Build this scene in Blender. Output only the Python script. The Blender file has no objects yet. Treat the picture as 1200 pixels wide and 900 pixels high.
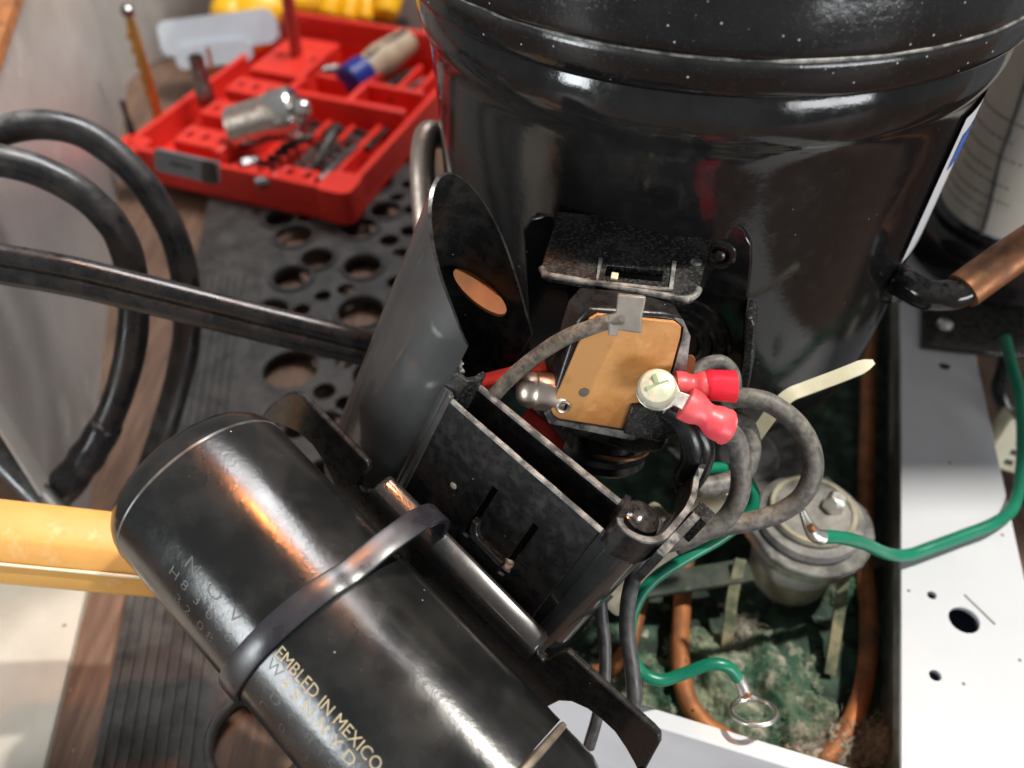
import bpy, bmesh, math, random
from mathutils import Vector as V, Matrix, noise as mnoise
random.seed(7)
S = 0.01                                   # all coordinates below are centimetres
scene = bpy.context.scene
COL = scene.collection

# ------------------------------------------------------------------ camera
CAMZ = 25.0
C = V((0, 0, CAMZ))
q = math.sqrt(0.5)
FW, UP, RT = V((0, q, -q)), V((0, q, q)), V((1, 0, 0))
cam = bpy.data.cameras.new('camera'); cam_o = bpy.data.objects.new('camera', cam); COL.objects.link(cam_o)
cam_o.location = C * S
cam_o.rotation_euler = (math.radians(45), 0, 0)
cam.lens = 30; cam.sensor_width = 36; cam.clip_start = 0.01; cam.clip_end = 50
cam.dof.use_dof = True; cam.dof.focus_distance = 0.188; cam.dof.aperture_fstop = 11
scene.camera = cam_o

# ------------------------------------------------------------------ world and lamps
world = bpy.data.worlds.new('World'); scene.world = world; world.use_nodes = True
bg = world.node_tree.nodes['Background']
bg.inputs[0].default_value = (0.95, 0.97, 1.0, 1); bg.inputs[1].default_value = 0.26

def area(name, loc, target, sx, sy, power, color):
    l = bpy.data.lights.new(name, 'AREA'); l.shape = 'RECTANGLE'; l.size = sx * S; l.size_y = sy * S
    l.energy = power; l.color = color
    o = bpy.data.objects.new(name, l); COL.objects.link(o)
    o.location = V(loc) * S
    o.rotation_euler = (V(target) - V(loc)).to_track_quat('-Z', 'Y').to_euler()
    return o
KEYD = V((0.40, 0.06, 0.91)).normalized()
area('work_lamp', V((4, 15, 6)) + KEYD * 105, (4, 15, 6), 3, 3, 15.0, (1.0, 0.95, 0.87))
area('rear_fill_lamp', (22, 64, 112), (-12, 30, 2), 46, 40, 19.0, (0.97, 0.98, 1.0))  # added fill that brightens the tool case and steel sheet
area('streak_lamp', (-2, 30, 75), (-4, 11, 10), 4, 3, .075, (1.0, 0.30, 0.07)).data.spread = math.radians(28)  # added narrow warm lamp that draws the orange streak on the capacitor
area('right_fill_light', (75, -75, 15), (-10, 22, 6), 60, 24, 8.0, (0.95, 0.97, 1.0))  # added soft fill aimed at the steel sheet, no real window
area('left_fill_light', (-92, -52, 26), (-4, 12, 9), 22, 44, 9.0, (0.92, 0.97, 1.0))  # added soft fill for the shroud's sheen and the capacitor's left streak

vs = scene.view_settings
vs.view_transform = 'Standard'; vs.look = 'None'; vs.exposure = 0; vs.gamma = 1; vs.use_curve_mapping = False
scene.render.engine = 'CYCLES'
scene.cycles.use_denoising = True
scene.cycles.max_bounces = 8

# ------------------------------------------------------------------ helpers
def ray(px, py): return FW + RT * ((px - 600) / 1000) + UP * ((450 - py) / 1000)
def P(px, py, d): return C + ray(px, py) * d
def onz(px, py, z):
    r = ray(px, py); return C + r * ((z - CAMZ) / r.z)

class Frame:
    def __init__(s, O, X, Y, Z=None):
        s.O = V(O); s.X = V(X).normalized(); s.Y = (V(Y) - s.X * V(Y).dot(s.X)).normalized()
        s.Z = s.X.cross(s.Y)
    def __call__(s, x, y, z=0): return s.O + s.X * x + s.Y * y + s.Z * z
    def hit(s, px, py, z=0):
        r = ray(px, py); t = ((s.O + s.Z * z - C).dot(s.Z)) / r.dot(s.Z); p = C + r * t - s.O
        return p.dot(s.X), p.dot(s.Y)
WF = Frame((0, 0, 0), (1, 0, 0), (0, 1, 0))

def catmull(pts, n=8, closed=False):
    pts = [V(p) for p in pts]; out = []; N = len(pts)
    rng = range(N) if closed else range(N - 1)
    for i in rng:
        p0 = pts[(i - 1) % N] if closed or i > 0 else pts[0] * 2 - pts[1]
        p1, p2 = pts[i], pts[(i + 1) % N]
        p3 = pts[(i + 2) % N] if closed or i + 2 < N else pts[-1] * 2 - pts[-2]
        for k in range(n):
            t = k / n
            out.append(0.5 * ((2 * p1) + (p2 - p0) * t + (2 * p0 - 5 * p1 + 4 * p2 - p3) * t * t + (3 * p1 - p0 - 3 * p2 + p3) * t ** 3))
    if not closed: out.append(pts[-1])
    return out

class MB:
    def __init__(s): s.v = []; s.f = []; s.m = []
    def add(s, vs, fs, mi=0):
        o = len(s.v); s.v += [V(p) for p in vs]; s.f += [tuple(i + o for i in f) for f in fs]; s.m += [mi] * len(fs); return s
    def box(s, fr, x0, x1, y0, y1, z0, z1, mi=0):
        vs = [fr(x, y, z) for z in (z0, z1) for y in (y0, y1) for x in (x0, x1)]
        return s.add(vs, [(0, 2, 3, 1), (4, 5, 7, 6), (0, 1, 5, 4), (2, 6, 7, 3), (0, 4, 6, 2), (1, 3, 7, 5)], mi)
    def prism(s, fr, outline, z0, z1, holes=(), mi=0):
        bm = bmesh.new(); loops = []
        for lp in [outline] + list(holes):
            vs = [bm.verts.new((p[0], p[1], 0)) for p in lp]
            loops.append(vs)
            for i in range(len(vs)): bm.edges.new((vs[i], vs[(i + 1) % len(vs)]))
        bmesh.ops.triangle_fill(bm, use_beauty=True, use_dissolve=False, edges=bm.edges[:], normal=(0, 0, 1))
        bm.verts.index_update()
        pts = [(v.co.x, v.co.y) for v in bm.verts]; n = len(pts)
        fs = []
        for f in bm.faces:
            ids = [v.index for v in f.verts]
            if f.normal.z < 0: ids.reverse()
            fs.append([i + n for i in ids]); fs.append(ids[::-1])
        for vs in loops:
            ids = [v.index for v in vs]
            for i in range(len(ids)):
                a_, b_ = ids[i], ids[(i + 1) % len(ids)]
                fs.append((a_, b_, b_ + n, a_ + n))
        bm.free()
        z0f = z0 if callable(z0) else (lambda x, y: z0)
        z1f = z1 if callable(z1) else (lambda x, y: z1)
        return s.add([fr(x, y, z0f(x, y)) for x, y in pts] + [fr(x, y, z1f(x, y)) for x, y in pts], fs, mi)
    def sweep(s, path, sec, ups=None, closed=False, caps=True, scale=None, mi=0):
        """sec: list of (u,v); ups: up vectors per point (u along side, v along up)"""
        n = len(path); m = len(sec); vs = []
        T = []
        for i in range(n):
            a_ = path[(i - 1) % n] if (closed or i > 0) else path[0]
            b_ = path[(i + 1) % n] if (closed or i < n - 1) else path[-1]
            T.append((b_ - a_).normalized())
        up = None
        for i in range(n):
            if ups is not None: u = V(ups[i] if isinstance(ups, list) else ups)
            elif up is None:
                u = V((0, 0, 1)) if abs(T[0].z) < .9 else V((0, 1, 0))
            else: u = up
            u = (u - T[i] * u.dot(T[i])).normalized(); up = u
            side = T[i].cross(u)
            k = scale[i] if scale else 1
            for (x, y) in sec: vs.append(path[i] + side * x * k + u * y * k)
        fs = []
        for i in range(n if closed else n - 1):
            for j in range(m):
                a0 = i * m + j; a1 = i * m + (j + 1) % m; b0 = ((i + 1) % n) * m + j; b1 = ((i + 1) % n) * m + (j + 1) % m
                fs.append((a0, b0, b1, a1))
        if caps and not closed:
            fs.append(tuple(range(m))); fs.append(tuple((n - 1) * m + j for j in range(m))[::-1])
        return s.add(vs, fs, mi)
    def tube(s, pts, r, seg=12, n=8, smooth=True, closed=False, mi=0, wob=0):
        path = catmull(pts, n, closed) if smooth else [V(p) for p in pts]
        sc = None
        if isinstance(r, (list, tuple)):
            k = len(r); sc = []
            for i in range(len(path)):
                t = i / (len(path) - 1) * (k - 1); j = min(int(t), k - 2); sc.append(r[j] + (r[j + 1] - r[j]) * (t - j))
            r = 1
        if wob:
            sc = [(sc[i] if sc else 1) * (1 + wob * mnoise.noise(path[i] * 1.3)) for i in range(len(path))]
        sec = [(r * math.cos(2 * math.pi * i / seg), r * math.sin(2 * math.pi * i / seg)) for i in range(seg)]
        return s.sweep(path, sec, closed=closed, scale=sc, mi=mi)
    def lathe(s, O, axis, prof, seg=32, a0=0, a1=2 * math.pi, mi=0, ref=None, fn=None, loop=False):
        axis = V(axis).normalized(); O = V(O)
        ref = V(ref) if ref is not None else (V((1, 0, 0)) if abs(axis.x) < .9 else V((0, 1, 0)))
        X = (ref - axis * ref.dot(axis)).normalized(); Y = axis.cross(X)
        full = abs(a1 - a0 - 2 * math.pi) < 1e-6; cnt = seg if full else seg + 1
        vs = []
        for i in range(cnt):
            t = a0 + (a1 - a0) * i / seg
            for (r, h) in prof: vs.append(O + (X * math.cos(t) + Y * math.sin(t)) * r + axis * (fn(t, r, h) if fn else h))
        m = len(prof); fs = []
        for i in range(seg):
            for j in range(m - 1):
                a_ = i * m + j; b_ = ((i + 1) % cnt) * m + j
                fs.append((a_, b_, b_ + 1, a_ + 1))
            if loop: fs.append((i * m + m - 1, ((i + 1) % cnt) * m + m - 1, ((i + 1) % cnt) * m, i * m))
        if full and not loop:
            if prof[0][0] > 1e-6: fs.append(tuple(i * m for i in range(cnt))[::-1])
            if prof[-1][0] > 1e-6: fs.append(tuple(i * m + m - 1 for i in range(cnt)))
        return s.add(vs, fs, mi)
    def blob(s, c, rx, ry, rz, sub=2, amp=.15, freq=1.0, rot=0, mi=0, seed=0):
        bm = bmesh.new(); bmesh.ops.create_icosphere(bm, subdivisions=sub, radius=1)
        vs = []
        for v in bm.verts:
            p = v.co.copy(); k = 1 + amp * mnoise.noise(p * freq * 2 + V((seed, seed * .7, 0)))
            p = V((p.x * rx * k, p.y * ry * k, p.z * rz * k)); p.rotate(Matrix.Rotation(rot, 3, 'Z'))
            vs.append(V(c) + p)
        fs = [[v.index for v in f.verts] for f in bm.faces]; bm.free()
        return s.add(vs, fs, mi)
    def build(s, name, mats, parent=None, smooth=35, bevel=0, bseg=2, fix=True):
        me = bpy.data.meshes.new(name)
        base = parent['_b'] if parent is not None and '_b' in parent else None
        o0 = V(base) if base is not None else V((0, 0, 0))
        if parent is None:
            lo = [min(p[i] for p in s.v) for i in range(3)]; hi = [max(p[i] for p in s.v) for i in range(3)]
            o0 = V(((lo[0] + hi[0]) / 2, (lo[1] + hi[1]) / 2, lo[2]))
        me.from_pydata([(p - o0) * S for p in s.v], [], s.f)
        if not isinstance(mats, (list, tuple)): mats = [mats]
        for m in mats: me.materials.append(m)
        if len(mats) > 1: me.polygons.foreach_set('material_index', s.m)
        if fix:
            bm = bmesh.new(); bm.from_mesh(me)
            bmesh.ops.remove_doubles(bm, verts=bm.verts, dist=1e-6)
            bmesh.ops.recalc_face_normals(bm, faces=bm.faces); bm.to_mesh(me); bm.free()
        me.polygons.foreach_set('use_smooth', [True] * len(me.polygons))
        if smooth < 180: me.set_sharp_from_angle(angle=math.radians(smooth))
        me.update()
        o = bpy.data.objects.new(name, me); COL.objects.link(o)
        if parent is not None: o.parent = parent
        else: o.location = o0 * S
        o['_b'] = tuple(o0)
        if bevel:
            b_ = o.modifiers.new('soft edges', 'BEVEL'); b_.width = bevel * S; b_.segments = bseg
            b_.limit_method = 'ANGLE'; b_.angle_limit = math.radians(40)
        return o
def tag(o, label, cat=None, group=None, kind=None):
    if label: o['label'] = label
    if cat: o['category'] = cat
    if group: o['group'] = group
    if kind: o['kind'] = kind
    return o
def thing(name, base, label, cat, group=None):
    o = bpy.data.objects.new(name, None); COL.objects.link(o); o.location = V(base) * S; o['_b'] = tuple(base)
    o.empty_display_size = .01
    return tag(o, label, cat, group)
def rrect(x0, x1, y0, y1, r, n=5):
    out = []
    for cx, cy, a_ in ((x1 - r, y1 - r, 0), (x0 + r, y1 - r, 90), (x0 + r, y0 + r, 180), (x1 - r, y0 + r, 270)):
        for k in range(n + 1):
            t = math.radians(a_ + 90 * k / n); out.append((cx + r * math.cos(t), cy + r * math.sin(t)))
    return out
def circ(cx, cy, r, n=24, ry=None): return [(cx + r * math.cos(2 * math.pi * i / n), cy + (ry or r) * math.sin(2 * math.pi * i / n)) for i in range(n)]

# ------------------------------------------------------------------ materials
MATS = {}
def mat(name, col, rough=.5, metal=0, col2=None, nscale=200, namt=.5, ndet=6, lo=.4, hi=.65, specks=None, bump=None, rvar=.0,
        coat=0, trans=0, stretch=None, col3=None, n3=60, lo3=.5, hi3=.7, sss=0, ior=1.45, spec=.5, updust=None):
    """procedural principled surface: col/col2 by noise, optional third colour, specks (scale, threshold, colour), fine bump"""
    m = bpy.data.materials.new(name); m.use_nodes = True; nt = m.node_tree; N = nt.nodes; L = nt.links
    p = N['Principled BSDF']; tc = N.new('ShaderNodeTexCoord'); mp = N.new('ShaderNodeMapping')
    L.new(tc.outputs['Object'], mp.inputs['Vector'])
    if stretch: mp.inputs['Scale'].default_value = stretch
    def noise(sc, det=6, rough_=.6):
        n = N.new('ShaderNodeTexNoise'); n.inputs['Scale'].default_value = sc; n.inputs['Detail'].default_value = det
        n.inputs['Roughness'].default_value = rough_; L.new(mp.outputs[0], n.inputs['Vector']); return n
    def ramp(src, a_, b_, ca=(0, 0, 0, 1), cb=(1, 1, 1, 1)):
        r = N.new('ShaderNodeValToRGB'); r.color_ramp.elements[0].position = a_; r.color_ramp.elements[1].position = b_
        r.color_ramp.elements[0].color = ca; r.color_ramp.elements[1].color = cb; L.new(src, r.inputs[0]); return r.outputs[0]
    def mix(f, a_, b_, amt=None):
        x = N.new('ShaderNodeMix'); x.data_type = 'RGBA'
        if amt is not None:
            mu = N.new('ShaderNodeMath'); mu.operation = 'MULTIPLY'; L.new(f, mu.inputs[0]); mu.inputs[1].default_value = amt; f = mu.outputs[0]
        L.new(f, x.inputs[0])
        for k, v in ((6, a_), (7, b_)):
            if isinstance(v, tuple): x.inputs[k].default_value = (*v, 1)
            else: L.new(v, x.inputs[k])
        return x.outputs[2]
    c = None; rsrc = None
    if col2:
        n1 = noise(nscale, ndet); f = ramp(n1.outputs['Fac'], lo, hi); c = mix(f, col, col2, namt); rsrc = f
    if col3:
        n3_ = noise(n3, 5); f3 = ramp(n3_.outputs['Fac'], lo3, hi3); c = mix(f3, c if c is not None else col, col3)
    if updust:
        geo = N.new('ShaderNodeNewGeometry'); sp = N.new('ShaderNodeSeparateXYZ'); L.new(geo.outputs['Normal'], sp.inputs[0])
        u = ramp(sp.outputs['Z'], updust[1], updust[2]); nd = noise(updust[3], 8, .7); fd = ramp(nd.outputs['Fac'], .38, .66)
        mu = N.new('ShaderNodeMath'); mu.operation = 'MULTIPLY'; L.new(u, mu.inputs[0]); L.new(fd, mu.inputs[1])
        c = mix(mu.outputs[0], c if c is not None else col, updust[0], updust[4] if len(updust) > 4 else 1.0)
        rs2 = mu.outputs[0]
        if rsrc is None: rsrc = rs2
        else:
            mx = N.new('ShaderNodeMath'); mx.operation = 'MAXIMUM'; L.new(rsrc, mx.inputs[0]); L.new(rs2, mx.inputs[1]); rsrc = mx.outputs[0]
    if specks:
        v = N.new('ShaderNodeTexVoronoi'); v.inputs['Scale'].default_value = specks[0]; L.new(mp.outputs[0], v.inputs['Vector'])
        wn = ramp(v.outputs['Distance'], specks[1] * .6, specks[1], (1, 1, 1, 1), (0, 0, 0, 1))
        sx = N.new('ShaderNodeSeparateColor'); L.new(v.outputs['Color'], sx.inputs[0])
        g = N.new('ShaderNodeMath'); g.operation = 'GREATER_THAN'; L.new(sx.outputs[0], g.inputs[0]); g.inputs[1].default_value = specks[3] if len(specks) > 3 else .6
        mu = N.new('ShaderNodeMath'); mu.operation = 'MULTIPLY'; L.new(wn, mu.inputs[0]); L.new(g.outputs[0], mu.inputs[1])
        c = mix(mu.outputs[0], c if c is not None else col, specks[2])
    if c is not None: L.new(c, p.inputs['Base Color'])
    else: p.inputs['Base Color'].default_value = (*col, 1)
    if rvar and rsrc is not None:
        ma = N.new('ShaderNodeMath'); ma.operation = 'MULTIPLY_ADD'; L.new(rsrc, ma.inputs[0]); ma.inputs[1].default_value = rvar; ma.inputs[2].default_value = rough
        ma.use_clamp = True; L.new(ma.outputs[0], p.inputs['Roughness'])
    elif rvar:
        n2 = noise(nscale, 4); ma = N.new('ShaderNodeMath'); ma.operation = 'MULTIPLY_ADD'; L.new(n2.outputs['Fac'], ma.inputs[0]); ma.inputs[1].default_value = rvar; ma.inputs[2].default_value = rough - rvar * .5
        L.new(ma.outputs[0], p.inputs['Roughness'])
    else: p.inputs['Roughness'].default_value = rough
    p.inputs['Metallic'].default_value = metal
    p.inputs['Coat Weight'].default_value = coat
    p.inputs['Transmission Weight'].default_value = trans
    p.inputs['IOR'].default_value = ior
    p.inputs['Specular IOR Level'].default_value = spec
    if sss:
        p.inputs['Subsurface Weight'].default_value = sss; p.inputs['Subsurface Scale'].default_value = .004
    if bump:
        bs = bump if isinstance(bump, list) else [bump]; prev = None
        for (sc, st) in bs:
            nb = noise(sc, 4); bu = N.new('ShaderNodeBump'); bu.inputs['Strength'].default_value = st; bu.inputs['Distance'].default_value = .0006
            L.new(nb.outputs['Fac'], bu.inputs['Height'])
            if prev: L.new(prev, bu.inputs['Normal'])
            prev = bu.outputs[0]
        L.new(prev, p.inputs['Normal'])
    MATS[name] = m; return m

DUST = (.34, .32, .28)
M_paint = mat('black_gloss_paint', (.006, .006, .0065), .10, col2=(.02, .019, .017), nscale=240, namt=.6, lo=.5, hi=.8, rvar=.12,
              specks=(420, .07, (.34, .32, .29), .90), bump=[(35, .12), (600, .05)], updust=(DUST, .3, .98, 520, .16), col3=(.028, .027, .025), n3=13, lo3=.48, hi3=.8)
M_paint_top = mat('black_dusty_paint', (.006, .006, .0065), .12, col2=(.05, .047, .042), nscale=1400, namt=.35, ndet=3, lo=.55, hi=.85, rvar=.25,
              specks=(620, .17, (.42, .40, .36), .80), bump=[(40, .3), (420, .12)], updust=(DUST, -.2, .5, 45, .16))
M_bake = mat('black_bakelite', (.007, .008, .008), .17, col2=(.035, .037, .035), nscale=60, namt=.6, ndet=9, lo=.42, hi=.8, rvar=.2,
             specks=(330, .06, (.40, .40, .38), .90), bump=[(25, .10), (900, .06)])
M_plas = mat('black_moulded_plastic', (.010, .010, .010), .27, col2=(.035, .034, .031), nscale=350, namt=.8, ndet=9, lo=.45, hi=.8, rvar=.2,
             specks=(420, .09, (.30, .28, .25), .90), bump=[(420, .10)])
M_plas_gloss = mat('glossy_moulded_plastic', (.020, .021, .021), .22, col2=(.035, .035, .034), nscale=200, namt=.5, lo=.45, hi=.75, rvar=.08,
             specks=(300, .06, (.004, .004, .004), .90), bump=[(22, .05)], coat=.5)
M_plas_dusty = mat('dusty_plastic', (.012, .012, .012), .26, col2=(.13, .125, .115), nscale=1300, namt=.8, ndet=3, lo=.5, hi=.85, rvar=.3,
             specks=(700, .11, (.36, .34, .31), .86), bump=[(900, .2)], col3=(.05, .048, .044), n3=120, lo3=.48, hi3=.75)
M_edge = mat('worn_plastic_edge', (.05, .05, .048), .45, col2=(.36, .35, .32), nscale=260, namt=.9, ndet=9, lo=.42, hi=.66, bump=(420, .4))
M_shroud = mat('grey_sheen_plastic', (.045, .046, .045), .36, col2=(.07, .07, .067), nscale=90, namt=.5, ndet=9, lo=.4, hi=.75, rvar=.1,
             specks=(300, .06, (.004, .004, .004), .88), bump=[(22, .08)], coat=.5)
M_tie = mat('zip_tie_nylon', (.014, .0145, .018), .22, col2=(.03, .031, .036), nscale=120, namt=.6, rvar=.15, bump=(300, .05))
M_hose = mat('black_rubber_hose', (.012, .012, .013), .25, col2=(.05, .042, .034), nscale=90, namt=.6, ndet=9, rvar=.25, bump=[(150, .15)],
             updust=((.30, .28, .26), .55, 1.0, 160, .55))
M_cable = mat('black_cable_jacket', (.010, .010, .011), .2, col2=(.03, .028, .025), nscale=150, namt=.5, rvar=.15, bump=[(120, .1)], updust=((.2, .19, .18), .8, 1.0, 200, .3))
M_wire_g = mat('dusty_grey_wire', (.060, .057, .052), .5, col2=(.17, .16, .14), nscale=500, namt=.8, ndet=4, lo=.42, hi=.7, bump=[(700, .3)], updust=((.36, .335, .28), .25, .98, 380, .55))
M_wire_d = mat('dark_grey_wire', (.040, .041, .043), .34, col2=(.10, .10, .097), nscale=320, namt=.7, rvar=.2, bump=[(400, .15)])
M_green = mat('green_insulation', (.004, .19, .105), .32, col2=(.006, .11, .065), nscale=90, namt=.6, bump=(250, .1))
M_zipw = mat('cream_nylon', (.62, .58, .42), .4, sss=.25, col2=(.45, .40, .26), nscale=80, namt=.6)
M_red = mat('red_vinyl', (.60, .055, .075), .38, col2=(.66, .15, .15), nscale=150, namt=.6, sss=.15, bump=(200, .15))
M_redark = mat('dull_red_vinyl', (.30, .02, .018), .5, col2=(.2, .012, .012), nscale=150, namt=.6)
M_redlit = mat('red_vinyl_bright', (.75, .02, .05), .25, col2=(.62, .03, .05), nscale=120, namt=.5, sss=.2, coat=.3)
M_tin = mat('tinned_metal', (.72, .71, .67), .3, 1.0, col2=(.45, .43, .38), nscale=260, namt=.7, rvar=.2, bump=(300, .2))
M_screw = mat('painted_screw_head', (.60, .58, .45), .5, .25, col2=(.35, .45, .30), nscale=330, namt=.6, bump=(500, .35))
M_chrome = mat('chrome', (.80, .78, .74), .16, 1.0, col2=(.5, .46, .4), nscale=150, namt=.5, rvar=.2)
M_nickel = mat('warm_nickel', (.66, .56, .47), .34, 1.0, col2=(.28, .22, .18), nscale=200, namt=.6, rvar=.2)
M_copper = mat('tarnished_copper', (.36, .165, .08), .42, .8, col2=(.13, .075, .05), nscale=110, namt=.85, ndet=9, lo=.42, hi=.65, rvar=.25, bump=(250, .25))
M_copper_old = mat('oxidised_copper', (.40, .15, .05), .58, .3, col2=(.15, .065, .035), nscale=120, namt=.85, ndet=9, lo=.42, hi=.68, specks=(330, .2, (.02, .03, .02), .6), bump=(300, .4))
M_phen = mat('tan_phenolic_board', (.52, .255, .085), .42, col2=(.36, .14, .03), nscale=55, namt=.9, ndet=8, lo=.42, hi=.62, specks=(420, .09, (.16, .08, .035), .72), bump=(600, .12), col3=(.58, .33, .14), n3=180, lo3=.6, hi3=.75)
M_clip = mat('grey_translucent_clip', (.22, .21, .185), .35, col2=(.15, .14, .12), nscale=260, namt=.7, sss=.2, bump=(300, .25))
M_white = mat('white_enamel', (.60, .61, .63), .32, col2=(.50, .50, .50), nscale=38, namt=.6, ndet=10, lo=.46, hi=.75, specks=(170, .11, (.14, .13, .11), .82), bump=[(150, .05), (25, .08)], col3=(.55, .56, .585), n3=11, lo3=.45, hi3=.7)
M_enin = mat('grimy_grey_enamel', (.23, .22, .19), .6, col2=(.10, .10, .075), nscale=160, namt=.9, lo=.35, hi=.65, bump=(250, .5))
M_tray = mat('mouldy_tray_floor', (.012, .028, .018), .8, col2=(.06, .12, .07), nscale=130, namt=.9, ndet=9, lo=.45, hi=.7, col3=(.012, .012, .01), n3=60, bump=[(260, .8)])
M_mold = mat('green_grey_scale', (.22, .245, .165), .95, col2=(.035, .085, .05), nscale=75, namt=1.0, ndet=10, lo=.38, hi=.58, col3=(.37, .35, .28), n3=110, lo3=.54, hi3=.68, bump=[(420, 1.0), (160, .8)])
M_lint = mat('grey_lint', (.36, .33, .27), .97, col2=(.22, .2, .15), nscale=300, namt=.8, bump=[(500, 1.0)])
M_grom = mat('grey_rubber_grommet', (.11, .105, .10), .6, col2=(.26, .25, .22), nscale=160, namt=.8, bump=(240, .3), updust=((.34, .32, .28), .5, 1, 160, .6))
M_cream = mat('cream_rubber', (.42, .38, .27), .6, col2=(.18, .16, .10), nscale=120, namt=.8, bump=(200, .4))
M_strut2 = mat('mould_stained_steel', (.06, .062, .05), .75, col2=(.02, .035, .022), nscale=120, namt=.95, ndet=8, lo=.4, hi=.62, bump=[(240, .9)], col3=(.16, .15, .12), n3=90, lo3=.56, hi3=.7)
M_strut = mat('stained_strut', (.26, .23, .14), .8, col2=(.07, .09, .05), nscale=140, namt=.95, ndet=8, lo=.4, hi=.62, bump=[(240, .9)])
M_footm = mat('dusty_foot_plate', (.07, .068, .064), .5, col2=(.28, .27, .24), nscale=170, namt=.8, lo=.4, hi=.65, bump=(260, .4))
M_sheet = mat('scuffed_steel_sheet', (.56, .54, .515), .36, .5, col2=(.30, .275, .25), nscale=9, namt=.85, ndet=12, lo=.36, hi=.66, rvar=.2, col3=(.66, .64, .60), n3=30, lo3=.58, hi3=.8, bump=[(60, .15), (700, .12)], stretch=(1, .6, 1), specks=(90, .05, (.75, .73, .7), .7))
M_wood = mat('dark_walnut_top', (.085, .045, .028), .5, col2=(.20, .115, .07), nscale=70, namt=.8, lo=.35, hi=.7, rvar=.15, stretch=(4.5, .5, 1), specks=(200, .09, (.4, .36, .3), .9), bump=(260, .2))
M_orange = mat('orange_insert', (.17, .055, .009), .5, col2=(.11, .035, .006), nscale=60, namt=.8, stretch=(4, .6, 1))
M_mat = mat('black_perforated_plastic', (.018, .017, .0165), .40, col2=(.04, .036, .031), nscale=300, namt=.7, ndet=8, rvar=.2, bump=[(500, .2)], updust=((.10, .09, .08), .7, 1, 90, .5))
M_paper = mat('beige_board', (.46, .42, .35), .6, col2=(.36, .32, .26), nscale=30, namt=.8, ndet=10, specks=(140, .12, (.15, .11, .08), .82), bump=(90, .1))
M_amber = mat('amber_handle', (.54, .30, .085), .38, col2=(.43, .20, .045), nscale=40, namt=.85, ndet=10, lo=.35, hi=.68, col3=(.62, .46, .26), n3=75, lo3=.55, hi3=.76, sss=.1, coat=.1, bump=[(120, .12), (40, .2)], specks=(110, .06, (.2, .1, .03), .8))
M_case = mat('red_plastic_case', (.70, .034, .020), .40, col2=(.56, .02, .014), nscale=60, namt=.6, sss=.1, bump=(200, .1))
M_gold = mat('gold_titanium_coat', (.62, .36, .09), .35, .9, col2=(.40, .24, .08), nscale=200, namt=.5)
M_steelbit = mat('grey_bit_steel', (.30, .29, .28), .3, 1.0, col2=(.12, .11, .1), nscale=200, namt=.7)
M_darkbit = mat('dark_bit_steel', (.05, .045, .04), .35, .8, col2=(.12, .1, .09), nscale=250, namt=.7)
M_greyp = mat('grey_plastic', (.13, .135, .14), .45, col2=(.18, .18, .18), nscale=80, namt=.5)
M_palegrey = mat('pale_grey_plastic', (.52, .56, .60), .42, col2=(.42, .45, .48), nscale=50, namt=.6)
M_yellow = mat('yellow_plastic', (.86, .46, .006), .42, col2=(.80, .36, .004), nscale=40, namt=.6, bump=(60, .1))
M_blue = mat('blue_plastic', (.01, .02, .17), .35)
M_beige = mat('worn_beige_grip', (.42, .31, .21), .6, col2=(.25, .17, .1), nscale=90, namt=.7)
M_label = mat('white_sticker', (.82, .83, .84), .4)
M_labelb = mat('blue_print', (.01, .12, .55), .4)
M_ink = mat('faded_gold_ink', (.38, .33, .21), .5, col2=(.14, .12, .08), nscale=330, namt=.6, ndet=8, lo=.52, hi=.72)
M_inkfaint = mat('ghost_ink', (.055, .05, .038), .4, col2=(.02, .019, .015), nscale=200, namt=.9, ndet=9, lo=.4, hi=.6)
M_rim = mat('worn_bakelite_rim', (.03, .03, .03), .3, col2=(.16, .15, .13), nscale=120, namt=.8)
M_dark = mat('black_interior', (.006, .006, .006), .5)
M_seal = mat('amber_seal_ring', (.10, .09, .07), .35, .3, col2=(.34, .30, .22), nscale=200, namt=.5)

# ================================================================== SETTING
# table
b_ = MB(); b_.add([V((-60, -30, -1)), V((70, -30, -1)), V((70, 110, -1)), V((-60, 110, -1))], [(0, 1, 2, 3)])
tag(b_.build('table_top', M_wood), 'dark brown wood grain table top under everything', None, kind='structure')

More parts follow.
